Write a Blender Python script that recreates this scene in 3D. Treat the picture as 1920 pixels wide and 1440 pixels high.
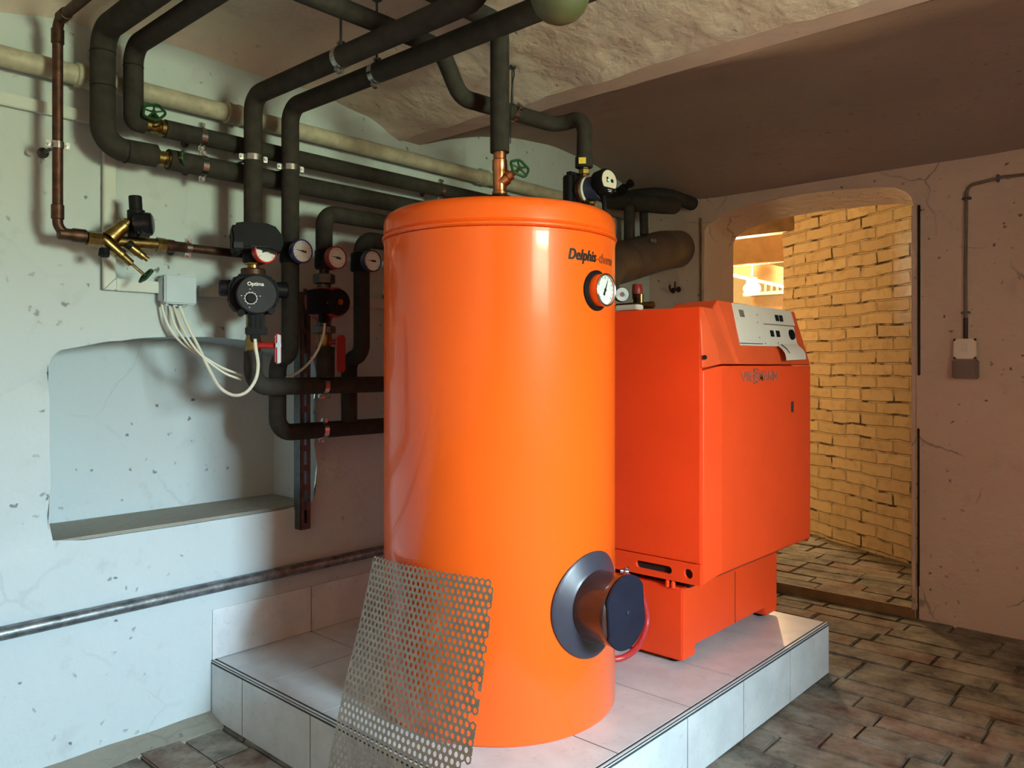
import bpy, bmesh, math, random
from mathutils import Vector, Matrix, noise
from math import sin, cos, pi, radians, sqrt, atan2
random.seed(7)
S = bpy.context.scene
COL = S.collection
for o in list(bpy.data.objects):
    bpy.data.objects.remove(o)

# ------------------------------------------------------------------ camera
F, CX, HY = 1478.0, 960.0, 685.0              # focal length (px of 1920), principal x, horizon y
CAMP = Vector((2.67, -1.357, 1.25))
YAW = atan2(2300 - 960, 1478)
cs, cc = sin(YAW), cos(YAW)
cam = bpy.data.cameras.new('camera')
cam.sensor_width = 36
cam.lens = F / 1920 * 36
cam.shift_y = -(720 - HY) / 1920
cam.clip_start = 0.05
camo = bpy.data.objects.new('camera', cam)
camo.location = CAMP
camo.rotation_euler = (pi / 2, 0, YAW)
COL.objects.link(camo)
S.camera = camo

# ------------------------------------------------------------------ view, sky, daylight
S.view_settings.view_transform = 'Standard'
S.view_settings.look = 'None'
S.view_settings.gamma = 1
S.view_settings.use_curve_mapping = False
S.view_settings.exposure = 0.0
WX, WY0, WY1, WZ0, WZ1, WDEPTH = 3.9, -0.50, 0.30, 1.42, 2.02, 0.85   # cellar window opening in the right wall
w = bpy.data.worlds.new('sky')
S.world = w
w.use_nodes = True
nt = w.node_tree
nt.nodes.clear()
tc = nt.nodes.new('ShaderNodeTexCoord')
sx = nt.nodes.new('ShaderNodeSeparateXYZ')
rp = nt.nodes.new('ShaderNodeValToRGB')
bg = nt.nodes.new('ShaderNodeBackground')
wo = nt.nodes.new('ShaderNodeOutputWorld')
nt.links.new(tc.outputs['Generated'], sx.inputs[0])
mr = nt.nodes.new('ShaderNodeMapRange')
mr.inputs['From Min'].default_value = -0.2
mr.inputs['From Max'].default_value = 0.4
nt.links.new(sx.outputs['Z'], mr.inputs['Value'])
nt.links.new(mr.outputs[0], rp.inputs[0])
nt.links.new(rp.outputs[0], bg.inputs[0])
nt.links.new(bg.outputs[0], wo.inputs[0])
e = rp.color_ramp.elements
e[0].position, e[0].color = 0.33, (0.31, 0.37, 0.225, 1)      # grass bank outside the window
e[1].position, e[1].color = 0.76, (0.66, 0.93, 1.08, 1)      # overcast sky
bg.inputs[1].default_value = 225.0
pl = bpy.data.lights.new('daylight_portal', 'AREA')
pl.shape = 'RECTANGLE'
pl.size = WZ1 - WZ0
pl.size_y = WY1 - WY0
pl.cycles.is_portal = True
po = bpy.data.objects.new('daylight_portal', pl)
po.location = (WX + WDEPTH - 0.02, (WY0 + WY1) / 2, (WZ0 + WZ1) / 2)
po.rotation_euler = (0, pi / 2, 0)
COL.objects.link(po)
# added fill spot, unseen behind the camera, bounced off the front wall
fill_l = bpy.data.lights.new('fill_spot', 'SPOT')
fill_l.energy = 240; fill_l.color = (1.0, 0.84, 0.70); fill_l.spot_size = 1.45; fill_l.spot_blend = 0.9; fill_l.shadow_soft_size = 0.12
fill_o = bpy.data.objects.new('fill_spot', fill_l)
fill_o.location = (3.62, -0.95, 1.25)
fill_o.rotation_euler = (Vector((1.9, -2.6, 1.35)) - Vector(fill_o.location)).to_track_quat('-Z', 'Y').to_euler()
COL.objects.link(fill_o)

# ------------------------------------------------------------------ helpers
def at(u, v, X=None, Y=None, Z=None):
    """point of a known plane of the room seen at pixel u, v of the photograph"""
    r, z = (u - CX) / F, (HY - v) / F
    d = Vector((cc * r - cs, cs * r + cc, z))
    if X is not None: t = (X - CAMP.x) / d.x
    elif Y is not None: t = (Y - CAMP.y) / d.y
    else: t = (Z - CAMP.z) / d.z
    return CAMP + d * t

V = Vector
def frame(axis, up=(0, 0, 1)):
    z = V(axis).normalized()
    u = V(up)
    if abs(z.dot(u.normalized())) > 0.99: u = V((0, 1, 0))
    x = u.cross(z).normalized()
    y = z.cross(x)
    m = Matrix((x, y, z)).transposed()
    return m

def fillet(pts, rad, n=7):
    pts = [V(p) for p in pts]
    if rad <= 0 or len(pts) < 3: return pts
    out = [pts[0]]
    for i in range(1, len(pts) - 1):
        p, a, b = pts[i], pts[i - 1], pts[i + 1]
        da, db = (a - p), (b - p)
        la, lb = da.length, db.length
        da.normalize(); db.normalize()
        ang = da.angle(db)
        if ang > pi - 0.02: out.append(p); continue
        t = min(rad / math.tan(ang / 2), la * 0.49, lb * 0.49)
        rr = t * math.tan(ang / 2)
        p0, p1 = p + da * t, p + db * t
        c = p + (da + db).normalized() * (rr / sin(ang / 2))
        v0, v1 = p0 - c, p1 - c
        tot = v0.angle(v1)
        ax = v0.cross(v1).normalized()
        for k in range(n + 1):
            out.append(c + Matrix.Rotation(tot * k / n, 3, ax) @ v0)
    out.append(pts[-1])
    return out

def spline(pts, n=8):
    pts = [V(p) for p in pts]
    q = [pts[0] * 2 - pts[1]] + pts + [pts[-1] * 2 - pts[-2]]
    out = []
    for i in range(1, len(q) - 2):
        a, b, c, d = q[i - 1], q[i], q[i + 1], q[i + 2]
        for k in range(n):
            t = k / n
            out.append(0.5 * ((2 * b) + (c - a) * t + (2 * a - 5 * b + 4 * c - d) * t * t + (3 * b - a - 3 * c + d) * t ** 3))
    out.append(pts[-1])
    return out

class MB:
    def __init__(self): self.bm = bmesh.new()
    def face(self, vs):
        try: return self.bm.faces.new(vs)
        except ValueError: return None
    def poly(self, pts):
        return self.face([self.bm.verts.new(V(p)) for p in pts])
    def box(self, c, s, rot=None, bev=0.0, seg=2):
        m = Matrix.Translation(V(c))
        if rot is not None: m = m @ (rot.to_4x4() if len(rot) == 3 else rot)
        r = bmesh.ops.create_cube(self.bm, size=1.0, matrix=m @ Matrix.Diagonal((*s, 1)))
        if bev > 0:
            es = list({e for v in r['verts'] for e in v.link_edges})
            bmesh.ops.bevel(self.bm, geom=es, offset=bev, segments=seg, affect='EDGES', clamp_overlap=True)
        return self
    def ring(self, c, m, r, n, ph=0.0):
        return [self.bm.verts.new(c + m @ V((r * cos(2 * pi * k / n + ph), r * sin(2 * pi * k / n + ph), 0))) for k in range(n)]
    def bridge(self, a, b):
        n = len(a)
        for k in range(n): self.face((a[k], a[(k + 1) % n], b[(k + 1) % n], b[k]))
    def lathe(self, prof, o, axis=(0, 0, 1), n=32, up=(0, 0, 1), cap=True):
        """prof: list of (radius, height along axis)"""
        m = frame(axis, up); o = V(o); z = V(axis).normalized()
        prev = None; first = None
        for r, h in prof:
            if r <= 1e-6: cur = [self.bm.verts.new(o + z * h)]
            else: cur = self.ring(o + z * h, m, r, n)
            if prev is not None:
                if len(prev) == 1 and len(cur) > 1:
                    for k in range(n): self.face((prev[0], cur[(k + 1) % n], cur[k])[::-1])
                elif len(cur) == 1 and len(prev) > 1:
                    for k in range(n): self.face((prev[k], prev[(k + 1) % n], cur[0]))
                else: self.bridge(prev, cur)
            else: first = cur
            prev = cur
        if cap:
            if len(first) > 1: self.face(first[::-1])
            if len(prev) > 1: self.face(prev)
        return self
    def cyl(self, p0, p1, r0, r1=None, n=24):
        p0, p1 = V(p0), V(p1)
        r1 = r0 if r1 is None else r1
        return self.lathe([(r0, 0), (r1, (p1 - p0).length)], p0, p1 - p0, n)
    def tube(self, pts, r, n=16, fil=0.0, cap=True, rf=None):
        pts = fillet(pts, fil) if fil > 0 else [V(p) for p in pts]
        clean = [pts[0]]
        for p in pts[1:]:
            if (p - clean[-1]).length > 1e-5: clean.append(p)
        pts = clean
        tans = []
        for i in range(len(pts)):
            a = pts[max(i - 1, 0)]; b = pts[min(i + 1, len(pts) - 1)]
            tans.append((b - a).normalized())
        m = frame(tans[0]); prev = None; pt = tans[0]
        for i, p in enumerate(pts):
            q = pt.rotation_difference(tans[i]).to_matrix()
            m = q @ m; pt = tans[i]
            rr = r if rf is None else rf(i / (len(pts) - 1)) * r
            cur = self.ring(p, m, rr, n)
            if prev: self.bridge(prev, cur)
            elif cap: self.face(cur[::-1])
            prev = cur
        if cap: self.face(prev)
        return self
    def torus(self, c, axis, R, r, n=28, k=10, wav=0.0, nw=5):
        m = frame(axis); c = V(c); rings = []
        for i in range(n):
            a = 2 * pi * i / n
            RR = R * (1 + wav * cos(nw * a))
            d = m @ V((cos(a), sin(a), 0)); zz = m @ V((0, 0, 1))
            rings.append([self.bm.verts.new(c + d * (RR + r * cos(2 * pi * j / k)) + zz * (r * sin(2 * pi * j / k))) for j in range(k)])
        for i in range(n): self.bridge(rings[i], rings[(i + 1) % n])
        return self
    def sphere(self, c, r, sc=(1, 1, 1), n=20):
        bmesh.ops.create_uvsphere(self.bm, u_segments=n, v_segments=n // 2, radius=r, matrix=Matrix.Translation(V(c)) @ Matrix.Diagonal((*sc, 1)))
        return self
    def prism(self, pts, vec):
        a = [self.bm.verts.new(V(p)) for p in pts]
        b = [self.bm.verts.new(V(p) + V(vec)) for p in pts]
        self.face(a[::-1]); self.face(b)
        for k in range(len(a)): self.face((a[k], a[(k + 1) % len(a)], b[(k + 1) % len(a)], b[k]))
        return self
    def bevel_all(self, off, seg=2, ang=35):
        self.bm.normal_update()
        es = [e for e in self.bm.edges if len(e.link_faces) == 2 and e.calc_face_angle(0) > radians(ang)]
        bmesh.ops.bevel(self.bm, geom=es, offset=off, segments=seg, affect='EDGES', clamp_overlap=True)
        return self
    def obj(self, name, mat, parent=None, sharp=35, fix=True):
        if fix: bmesh.ops.recalc_face_normals(self.bm, faces=self.bm.faces)
        org = WORLD.get(parent, V((0, 0, 0))) if parent else V((0, 0, 0))
        if parent: bmesh.ops.translate(self.bm, verts=self.bm.verts, vec=-org)
        me = bpy.data.meshes.new(name)
        self.bm.to_mesh(me); self.bm.free()
        if sharp:
            me.polygons.foreach_set('use_smooth', [True] * len(me.polygons))
            me.set_sharp_from_angle(angle=radians(sharp))
        me.materials.append(mat)
        o = bpy.data.objects.new(name, me)
        COL.objects.link(o)
        if parent:
            o.parent = parent
            WORLD[o] = org
        else: WORLD[o] = V((0, 0, 0))
        return o
WORLD = {}

def tag(o, label, cat, group=None):
    o['label'] = label; o['category'] = cat
    if group: o['group'] = group
    return o
def thing(name, label, cat, base, group=None):
    o = bpy.data.objects.new(name, None)
    o.empty_display_size = 0.05
    COL.objects.link(o)
    o.location = V(base); WORLD[o] = V(base)
    return tag(o, label, cat, group)
def single(name, mb, mat, label, cat, group=None, sharp=35):
    return tag(mb.obj(name, mat, sharp=sharp), label, cat, group)
def struct(name, mb, mat, sharp=35, fix=True):
    o = mb.obj(name, mat, sharp=sharp, fix=fix); o['kind'] = 'structure'; return o

# ------------------------------------------------------------------ materials
def newmat(name):
    m = bpy.data.materials.new(name); m.use_nodes = True
    n = m.node_tree.nodes; l = m.node_tree.links
    return m, n, l, n['Principled BSDF']
def N(n, t, **kw):
    x = n.new(t)
    for k, v in kw.items():
        if k in x.inputs: x.inputs[k].default_value = v
        else: setattr(x, k, v)
    return x
def mixc(n, l, fac, a, b):
    m = n.new('ShaderNodeMix'); m.data_type = 'RGBA'
    for s, val in ((0, fac), (6, a), (7, b)):
        if hasattr(val, 'is_output') or isinstance(val, bpy.types.NodeSocket): l.new(val, m.inputs[s])
        else: m.inputs[s].default_value = val if s == 0 else (*val[:3], 1)
    return m.outputs[2]
def ramp(n, l, src, p0, p1, c0=(0, 0, 0), c1=(1, 1, 1)):
    r = n.new('ShaderNodeValToRGB')
    r.color_ramp.elements[0].position = p0; r.color_ramp.elements[0].color = (*c0, 1)
    r.color_ramp.elements[1].position = p1; r.color_ramp.elements[1].color = (*c1, 1)
    l.new(src, r.inputs[0]); return r.outputs[0]

def simple(name, col, rough=0.5, metal=0.0, coat=0.0, var=0.12, vs=18.0, bump=0.0, bs=120.0, dirt=None, dirt_amt=0.4, spec=0.5, coat_rough=0.05):
    m, n, l, b = newmat(name)
    geo = n.new('ShaderNodeNewGeometry')
    nz = N(n, 'ShaderNodeTexNoise', Scale=vs, Detail=5.0); l.new(geo.outputs['Position'], nz.inputs['Vector'])
    lo = tuple(c * (1 - var) for c in col); hi = tuple(min(1, c * (1 + var)) for c in col)
    c = ramp(n, l, nz.outputs[0], 0.3, 0.7, lo, hi)
    if dirt:
        nd = N(n, 'ShaderNodeTexNoise', Scale=vs * 2.3, Detail=8.0); l.new(geo.outputs['Position'], nd.inputs['Vector'])
        f = ramp(n, l, nd.outputs[0], 0.56, 0.72, (0, 0, 0), (dirt_amt,) * 3)
        c = mixc(n, l, f, c, dirt)
    l.new(c, b.inputs['Base Color'])
    b.inputs['Roughness'].default_value = rough; b.inputs['Metallic'].default_value = metal
    b.inputs['Coat Weight'].default_value = coat; b.inputs['Coat Roughness'].default_value = coat_rough
    b.inputs['Specular IOR Level'].default_value = spec
    if bump > 0:
        nb = N(n, 'ShaderNodeTexNoise', Scale=bs, Detail=4.0); l.new(geo.outputs['Position'], nb.inputs['Vector'])
        bp = N(n, 'ShaderNodeBump', Strength=bump, Distance=0.004)
        l.new(nb.outputs[0], bp.inputs['Height']); l.new(bp.outputs[0], b.inputs['Normal'])
    return m

def plaster(name, col, stain, specks=0.5, rough_bump=0.5, big=1.0, cracks=0.3, stain_amt=0.25):
    m, n, l, b = newmat(name)
    geo = n.new('ShaderNodeNewGeometry'); P = geo.outputs['Position']
    n1 = N(n, 'ShaderNodeTexNoise', Scale=1.7, Detail=6.0); l.new(P, n1.inputs['Vector'])
    c = mixc(n, l, ramp(n, l, n1.outputs[0], 0.35, 0.7, (0,) * 3, (stain_amt,) * 3), col, stain)
    # grime blotches
    n2 = N(n, 'ShaderNodeTexNoise', Scale=7.0, Detail=8.0, Roughness=0.65); l.new(P, n2.inputs['Vector'])
    c = mixc(n, l, ramp(n, l, n2.outputs[0], 0.58, 0.75, (0,) * 3, (0.35,) * 3), c, tuple(x * 0.62 for x in stain))
    # chips: small dark specks
    na = N(n, 'ShaderNodeTexNoise', Scale=38.0, Detail=3.0); l.new(P, na.inputs['Vector'])
    av = N(n, 'ShaderNodeMix', data_type='VECTOR'); av.inputs[0].default_value = 0.035; l.new(P, av.inputs[4]); l.new(na.outputs['Color'], av.inputs[5])
    v1 = N(n, 'ShaderNodeTexVoronoi', Scale=19.0); l.new(av.outputs[1], v1.inputs['Vector'])
    n3 = N(n, 'ShaderNodeTexNoise', Scale=4.0, Detail=3.0); l.new(P, n3.inputs['Vector'])
    sp = ramp(n, l, v1.outputs['Distance'], 0.08, 0.16, (1,) * 3, (0,) * 3)
    msk = ramp(n, l, n3.outputs[0], 0.45, 0.58)
    mm = N(n, 'ShaderNodeMath', operation='MULTIPLY'); l.new(sp, mm.inputs[0]); l.new(msk, mm.inputs[1])
    m2 = N(n, 'ShaderNodeMath', operation='MULTIPLY'); l.new(mm.outputs[0], m2.inputs[0]); m2.inputs[1].default_value = specks
    c = mixc(n, l, m2.outputs[0], c, (0.10, 0.085, 0.07))
    # hair cracks
    nd = N(n, 'ShaderNodeTexNoise', Scale=5.0, Detail=4.0); l.new(P, nd.inputs['Vector'])
    ad = N(n, 'ShaderNodeMix', data_type='VECTOR'); ad.inputs[0].default_value = 0.12; l.new(P, ad.inputs[4]); l.new(nd.outputs['Color'], ad.inputs[5])
    v2 = N(n, 'ShaderNodeTexVoronoi', Scale=2.1, feature='DISTANCE_TO_EDGE'); l.new(ad.outputs[1], v2.inputs['Vector'])
    ck = ramp(n, l, v2.outputs['Distance'], 0.004, 0.012, (1,) * 3, (0,) * 3)
    n5 = N(n, 'ShaderNodeTexNoise', Scale=2.6, Detail=2.0); l.new(P, n5.inputs['Vector'])
    cm = ramp(n, l, n5.outputs[0], 0.52, 0.62)
    m3 = N(n, 'ShaderNodeMath', operation='MULTIPLY'); l.new(ck, m3.inputs[0]); l.new(cm, m3.inputs[1])
    m4 = N(n, 'ShaderNodeMath', operation='MULTIPLY'); l.new(m3.outputs[0], m4.inputs[0]); m4.inputs[1].default_value = cracks
    c = mixc(n, l, m4.outputs[0], c, (0.16, 0.14, 0.12))
    l.new(c, b.inputs['Base Color'])
    b.inputs['Roughness'].default_value = 0.85; b.inputs['Specular IOR Level'].default_value = 0.25
    nb = N(n, 'ShaderNodeTexNoise', Scale=9.0 * big, Detail=7.0, Roughness=0.6); l.new(P, nb.inputs['Vector'])
    bp = N(n, 'ShaderNodeBump', Strength=rough_bump, Distance=0.03)
    l.new(nb.outputs[0], bp.inputs['Height'])
    bp2 = N(n, 'ShaderNodeBump', Strength=0.6, Distance=0.006, invert=True)
    l.new(mm.outputs[0], bp2.inputs['Height']); l.new(bp.outputs[0], bp2.inputs['Normal'])
    l.new(bp2.outputs[0], b.inputs['Normal'])
    return m

M = {}
M['wall_white'] = plaster('white_limewash', (0.52, 0.595, 0.62), (0.44, 0.505, 0.52), 0.8, 0.3, 1.0, 0.12, 0.3)
M['wall_back'] = plaster('grey_limewash', (0.66, 0.52, 0.45), (0.52, 0.40, 0.33), 0.9, 0.5, 1.6, 0.6, 0.5)
M['ceil'] = plaster('ceiling_limewash', (0.72, 0.63, 0.55), (0.56, 0.47, 0.40), 0.25, 0.55, 1.3, 0.15, 0.5)
M['ceil_dk'] = plaster('dark_limewash', (0.35, 0.27, 0.235), (0.27, 0.20, 0.175), 0.2, 0.35, 1.0, 0.1, 0.5)  # darker, browner limewash tone for the far vault
M['ceil_smooth'] = plaster('beam_paint', (0.66, 0.54, 0.48), (0.52, 0.42, 0.36), 0.2, 0.2, 1.0, 0.1, 0.4)
M['dim_wall'] = plaster('bare_masonry', (0.86, 0.68, 0.54), (0.76, 0.57, 0.44), 0.2, 0.5, 1.0, 0.3, 0.5)
M['cement'] = plaster('cement_ledge', (0.33, 0.32, 0.27), (0.22, 0.21, 0.17), 0.4, 0.4, 2.5, 0.3, 0.6)
M['cream'] = plaster('cream_wall', (0.82, 0.74, 0.55), (0.72, 0.62, 0.44), 0.1, 0.2, 1.0, 0.1, 0.4)
M['foam'] = simple('pipe_foam', (0.034, 0.030, 0.026), 0.8, var=0.25, vs=30, bump=0.25, bs=420, spec=0.2)
M['black'] = simple('black_plastic', (0.009, 0.009, 0.011), 0.55, var=0.2, spec=0.12)
M['black_gloss'] = simple('black_gloss_plastic', (0.008, 0.008, 0.012), 0.25, var=0.2, spec=0.3)
M['dark_grey'] = simple('dark_grey_plastic', (0.040, 0.041, 0.048), 0.6, var=0.15, spec=0.12)
M['copper_old'] = simple('tarnished_copper', (0.08, 0.038, 0.025), 0.48, metal=0.75, var=0.45, vs=40, dirt=(0.05, 0.03, 0.02), dirt_amt=0.6)
M['copper'] = simple('copper', (0.62, 0.27, 0.13), 0.28, metal=1.0, var=0.25, vs=30)
M['brass'] = simple('brass', (0.27, 0.19, 0.07), 0.34, metal=1.0, var=0.35, vs=50, dirt=(0.12, 0.09, 0.04), dirt_amt=0.6)
M['zinc'] = simple('zinc_steel', (0.55, 0.56, 0.58), 0.25, metal=1.0, var=0.2, vs=60)
M['steel_pipe'] = simple('galvanised_pipe', (0.20, 0.22, 0.23), 0.38, metal=0.7, var=0.45, vs=26, dirt=(0.08, 0.08, 0.08), dirt_amt=0.7, bump=0.2, bs=90)
M['pipe_white'] = simple('painted_pipe', (0.42, 0.39, 0.30), 0.5, var=0.2, vs=20, dirt=(0.30, 0.24, 0.17), dirt_amt=0.5, bump=0.25, bs=60)
M['tank'] = simple('orange_enamel', (0.95, 0.127, 0.008), 0.38, coat=0.55, coat_rough=0.08, spec=0.3, var=0.03, vs=3)
M['boiler'] = simple('red_orange_coating', (0.94, 0.078, 0.014), 0.45, spec=0.35, coat=0.1, coat_rough=0.3, var=0.04, vs=5, bump=0.03, bs=700)
M['boiler_dk'] = simple('console_orange_plastic', (0.80, 0.10, 0.025), 0.5, var=0.06, vs=9, bump=0.06, bs=500)
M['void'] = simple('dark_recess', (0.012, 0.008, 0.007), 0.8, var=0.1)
M['panel'] = simple('light_grey_panel', (0.82, 0.76, 0.68), 0.5, var=0.04, vs=8)
M['white_pl'] = simple('white_plastic', (0.76, 0.76, 0.72), 0.45, var=0.05, vs=9)
M['trunk'] = simple('off_white_trunking', (0.55, 0.60, 0.58), 0.5, var=0.05, vs=9)
M['box_grey'] = simple('grey_junction_plastic', (0.46, 0.56, 0.63), 0.5, var=0.04, vs=12)
M['cable'] = simple('white_cable', (0.70, 0.68, 0.58), 0.45, var=0.06)
M['dial'] = simple('dial_white', (0.74, 0.76, 0.76), 0.4, var=0.03)
M['ink'] = simple('black_ink', (0.012, 0.010, 0.010), 0.5, var=0.1)
M['white_ink'] = simple('white_ink', (0.85, 0.88, 0.90), 0.5, var=0.02)
M['red'] = simple('red_plastic', (0.55, 0.020, 0.018), 0.35, var=0.08)
M['red_dk'] = simple('dark_red_enamel', (0.30, 0.022, 0.022), 0.45, var=0.15)
M['blue'] = simple('blue_plastic', (0.035, 0.04, 0.20), 0.4, var=0.1)
M['blue_dk'] = simple('dark_blue_enamel', (0.03, 0.045, 0.10), 0.4, var=0.1)
M['green'] = simple('green_handwheel', (0.008, 0.065, 0.022), 0.38, var=0.15)
M['hose'] = simple('red_hose', (0.45, 0.035, 0.035), 0.35, var=0.15, vs=90)
M['olive'] = simple('olive_enamel', (0.085, 0.095, 0.045), 0.5, var=0.12, vs=8)
M['flue'] = simple('flue_sheet', (0.105, 0.070, 0.055), 0.5, metal=0.25, var=0.2, vs=14, bump=0.15, bs=30)
M['flange_in'] = simple('brown_flange_cap', (0.055, 0.022, 0.018), 0.25, coat=0.6, var=0.2, vs=12)
M['rubber'] = simple('slate_rubber', (0.045, 0.042, 0.060), 0.38, var=0.12, vs=12)
M['cap_face'] = simple('navy_cover', (0.016, 0.017, 0.032), 0.33, var=0.2, vs=10)
M['mesh'] = simple('perforated_steel', (0.34, 0.275, 0.215), 0.45, metal=0.75, var=0.15, vs=25)
M['grout'] = simple('grout', (0.045, 0.042, 0.042), 0.9, var=0.15, vs=80)
M['rail'] = simple('grey_rail_steel', (0.10, 0.10, 0.105), 0.4, metal=0.7, var=0.25, vs=40)
M['wood'] = simple('brown_timber', (0.20, 0.105, 0.045), 0.65, var=0.35, vs=12, bump=0.3, bs=40)
M['wood_lt'] = simple('painted_timber', (0.26, 0.15, 0.065), 0.6, var=0.15, vs=10)
M['yellow'] = simple('yellow_sticker', (0.85, 0.66, 0.10), 0.5, var=0.15, vs=200)
M['socket_dk'] = simple('grey_brown_plastic', (0.17, 0.12, 0.10), 0.5, var=0.1)

def tile_mat():
    m, n, l, b = newmat('stone_effect_tile')
    geo = n.new('ShaderNodeNewGeometry')
    a = N(n, 'ShaderNodeTexNoise', Scale=9.0, Detail=7.0, Roughness=0.6); l.new(geo.outputs['Position'], a.inputs['Vector'])
    c = ramp(n, l, a.outputs[0], 0.3, 0.75, (0.54, 0.59, 0.62), (0.70, 0.76, 0.79))
    a2 = N(n, 'ShaderNodeTexNoise', Scale=60.0, Detail=3.0); l.new(geo.outputs['Position'], a2.inputs['Vector'])
    c = mixc(n, l, ramp(n, l, a2.outputs[0], 0.62, 0.72, (0,) * 3, (0.3,) * 3), c, (0.36, 0.33, 0.34))
    l.new(c, b.inputs['Base Color']); b.inputs['Roughness'].default_value = 0.28
    return m
M['tile'] = tile_mat()

def paver_mat():
    m, n, l, b = newmat('worn_pavers')
    geo = n.new('ShaderNodeNewGeometry'); P = geo.outputs['Position']
    at_ = N(n, 'ShaderNodeAttribute', attribute_name='tone')
    a = N(n, 'ShaderNodeTexNoise', Scale=6.0, Detail=8.0, Roughness=0.65); l.new(P, a.inputs['Vector'])
    c = mixc(n, l, ramp(n, l, a.outputs[0], 0.35, 0.7), at_.outputs['Color'], (0.29, 0.265, 0.215))
    a2 = N(n, 'ShaderNodeTexNoise', Scale=28.0, Detail=6.0); l.new(P, a2.inputs['Vector'])
    c = mixc(n, l, ramp(n, l, a2.outputs[0], 0.55, 0.75, (0,) * 3, (0.6,) * 3), c, (0.05, 0.04, 0.032))
    c = mixc(n, l, ramp(n, l, a2.outputs[0], 0.25, 0.38, (0.5,) * 3, (0,) * 3), c, (0.34, 0.30, 0.24))
    l.new(c, b.inputs['Base Color']); b.inputs['Roughness'].default_value = 0.75
    bp = N(n, 'ShaderNodeBump', Strength=0.6, Distance=0.012); l.new(a2.outputs[0], bp.inputs['Height']); l.new(bp.outputs[0], b.inputs['Normal'])
    return m
M['paver'] = paver_mat()
M['soil'] = simple('joint_dirt', (0.10, 0.085, 0.070), 0.95, var=0.3, vs=40, bump=0.6, bs=90)

def brick_mat():
    m, n, l, b = newmat('painted_brick')
    uv = n.new('ShaderNodeUVMap')
    nz = N(n, 'ShaderNodeTexNoise', Scale=4.5, Detail=5.0); l.new(uv.outputs[0], nz.inputs['Vector'])
    ad = N(n, 'ShaderNodeMix', data_type='VECTOR'); ad.inputs[0].default_value = 0.038; l.new(uv.outputs[0], ad.inputs[4]); l.new(nz.outputs['Color'], ad.inputs[5])
    br = N(n, 'ShaderNodeTexBrick', Scale=1.0); br.inputs['Mortar Size'].default_value = 0.008; br.inputs['Mortar Smooth'].default_value = 0.6
    br.inputs['Brick Width'].default_value = 0.27; br.inputs['Row Height'].default_value = 0.077
    br.inputs['Color1'].default_value = (0.72, 0.57, 0.38, 1); br.inputs['Color2'].default_value = (0.60, 0.46, 0.29, 1)
    br.inputs['Mortar'].default_value = (0.63, 0.49, 0.32, 1)
    l.new(ad.outputs[1], br.inputs['Vector'])
    # open joints: dark, broken up along the courses
    n2 = N(n, 'ShaderNodeTexNoise', Scale=6.5, Detail=5.0); l.new(uv.outputs[0], n2.inputs['Vector'])
    f = N(n, 'ShaderNodeMath', operation='MULTIPLY'); l.new(br.outputs['Fac'], f.inputs[0]); l.new(ramp(n, l, n2.outputs[0], 0.53, 0.60), f.inputs[1])
    c = mixc(n, l, f.outputs[0], br.outputs['Color'], (0.045, 0.028, 0.018))
    n3 = N(n, 'ShaderNodeTexNoise', Scale=14.0, Detail=6.0); l.new(uv.outputs[0], n3.inputs['Vector'])
    c = mixc(n, l, ramp(n, l, n3.outputs[0], 0.5, 0.72, (0,) * 3, (0.6,) * 3), c, (0.42, 0.29, 0.17))
    l.new(c, b.inputs['Base Color']); b.inputs['Roughness'].default_value = 0.8
    bp = N(n, 'ShaderNodeBump', Strength=0.9, Distance=0.02, invert=True); l.new(br.outputs['Fac'], bp.inputs['Height'])
    bp2 = N(n, 'ShaderNodeBump', Strength=0.5, Distance=0.015); l.new(n3.outputs[0], bp2.inputs['Height']); l.new(bp.outputs[0], bp2.inputs['Normal'])
    l.new(bp2.outputs[0], b.inputs['Normal'])
    return m
M['brick'] = brick_mat()

def emit(name, col, strength):
    m, n, l, b = newmat(name)
    b.inputs['Base Color'].default_value = (*col, 1)
    b.inputs['Emission Color'].default_value = (*col, 1); b.inputs['Emission Strength'].default_value = strength
    return m
M['led'] = emit('green_led', (0.25, 1.0, 0.55), 2.0)

# ------------------------------------------------------------------ large structure
YB = 2.868                                    # back wall
def vault_near(y): 
    t = (y + 0.12) / 0.985
    return 2.232 + 0.185 * max(0.0, 1 - t * t)
def vault_far(y):
    t = (y - 1.925) / 0.945
    return 2.235 + 0.185 * max(0.0, 1 - t * t)

def arch_hole(pts, n=1): return pts
def outline_wall(outer, hole=None):
    """2-D outline (a,b) lists triangulated; returns MB with verts at (a,b,0) and hole vert list"""
    mb = MB(); bm = mb.bm
    ov = [bm.verts.new((a, b, 0)) for a, b in outer]
    es = [bm.edges.new((ov[i], ov[(i + 1) % len(ov)])) for i in range(len(ov))]
    hv = []
    if hole:
        hv = [bm.verts.new((a, b, 0)) for a, b in hole]
        es += [bm.edges.new((hv[i], hv[(i + 1) % len(hv)])) for i in range(len(hv))]
    bmesh.ops.triangle_fill(bm, use_beauty=True, edges=es)
    return mb, ov, hv

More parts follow.
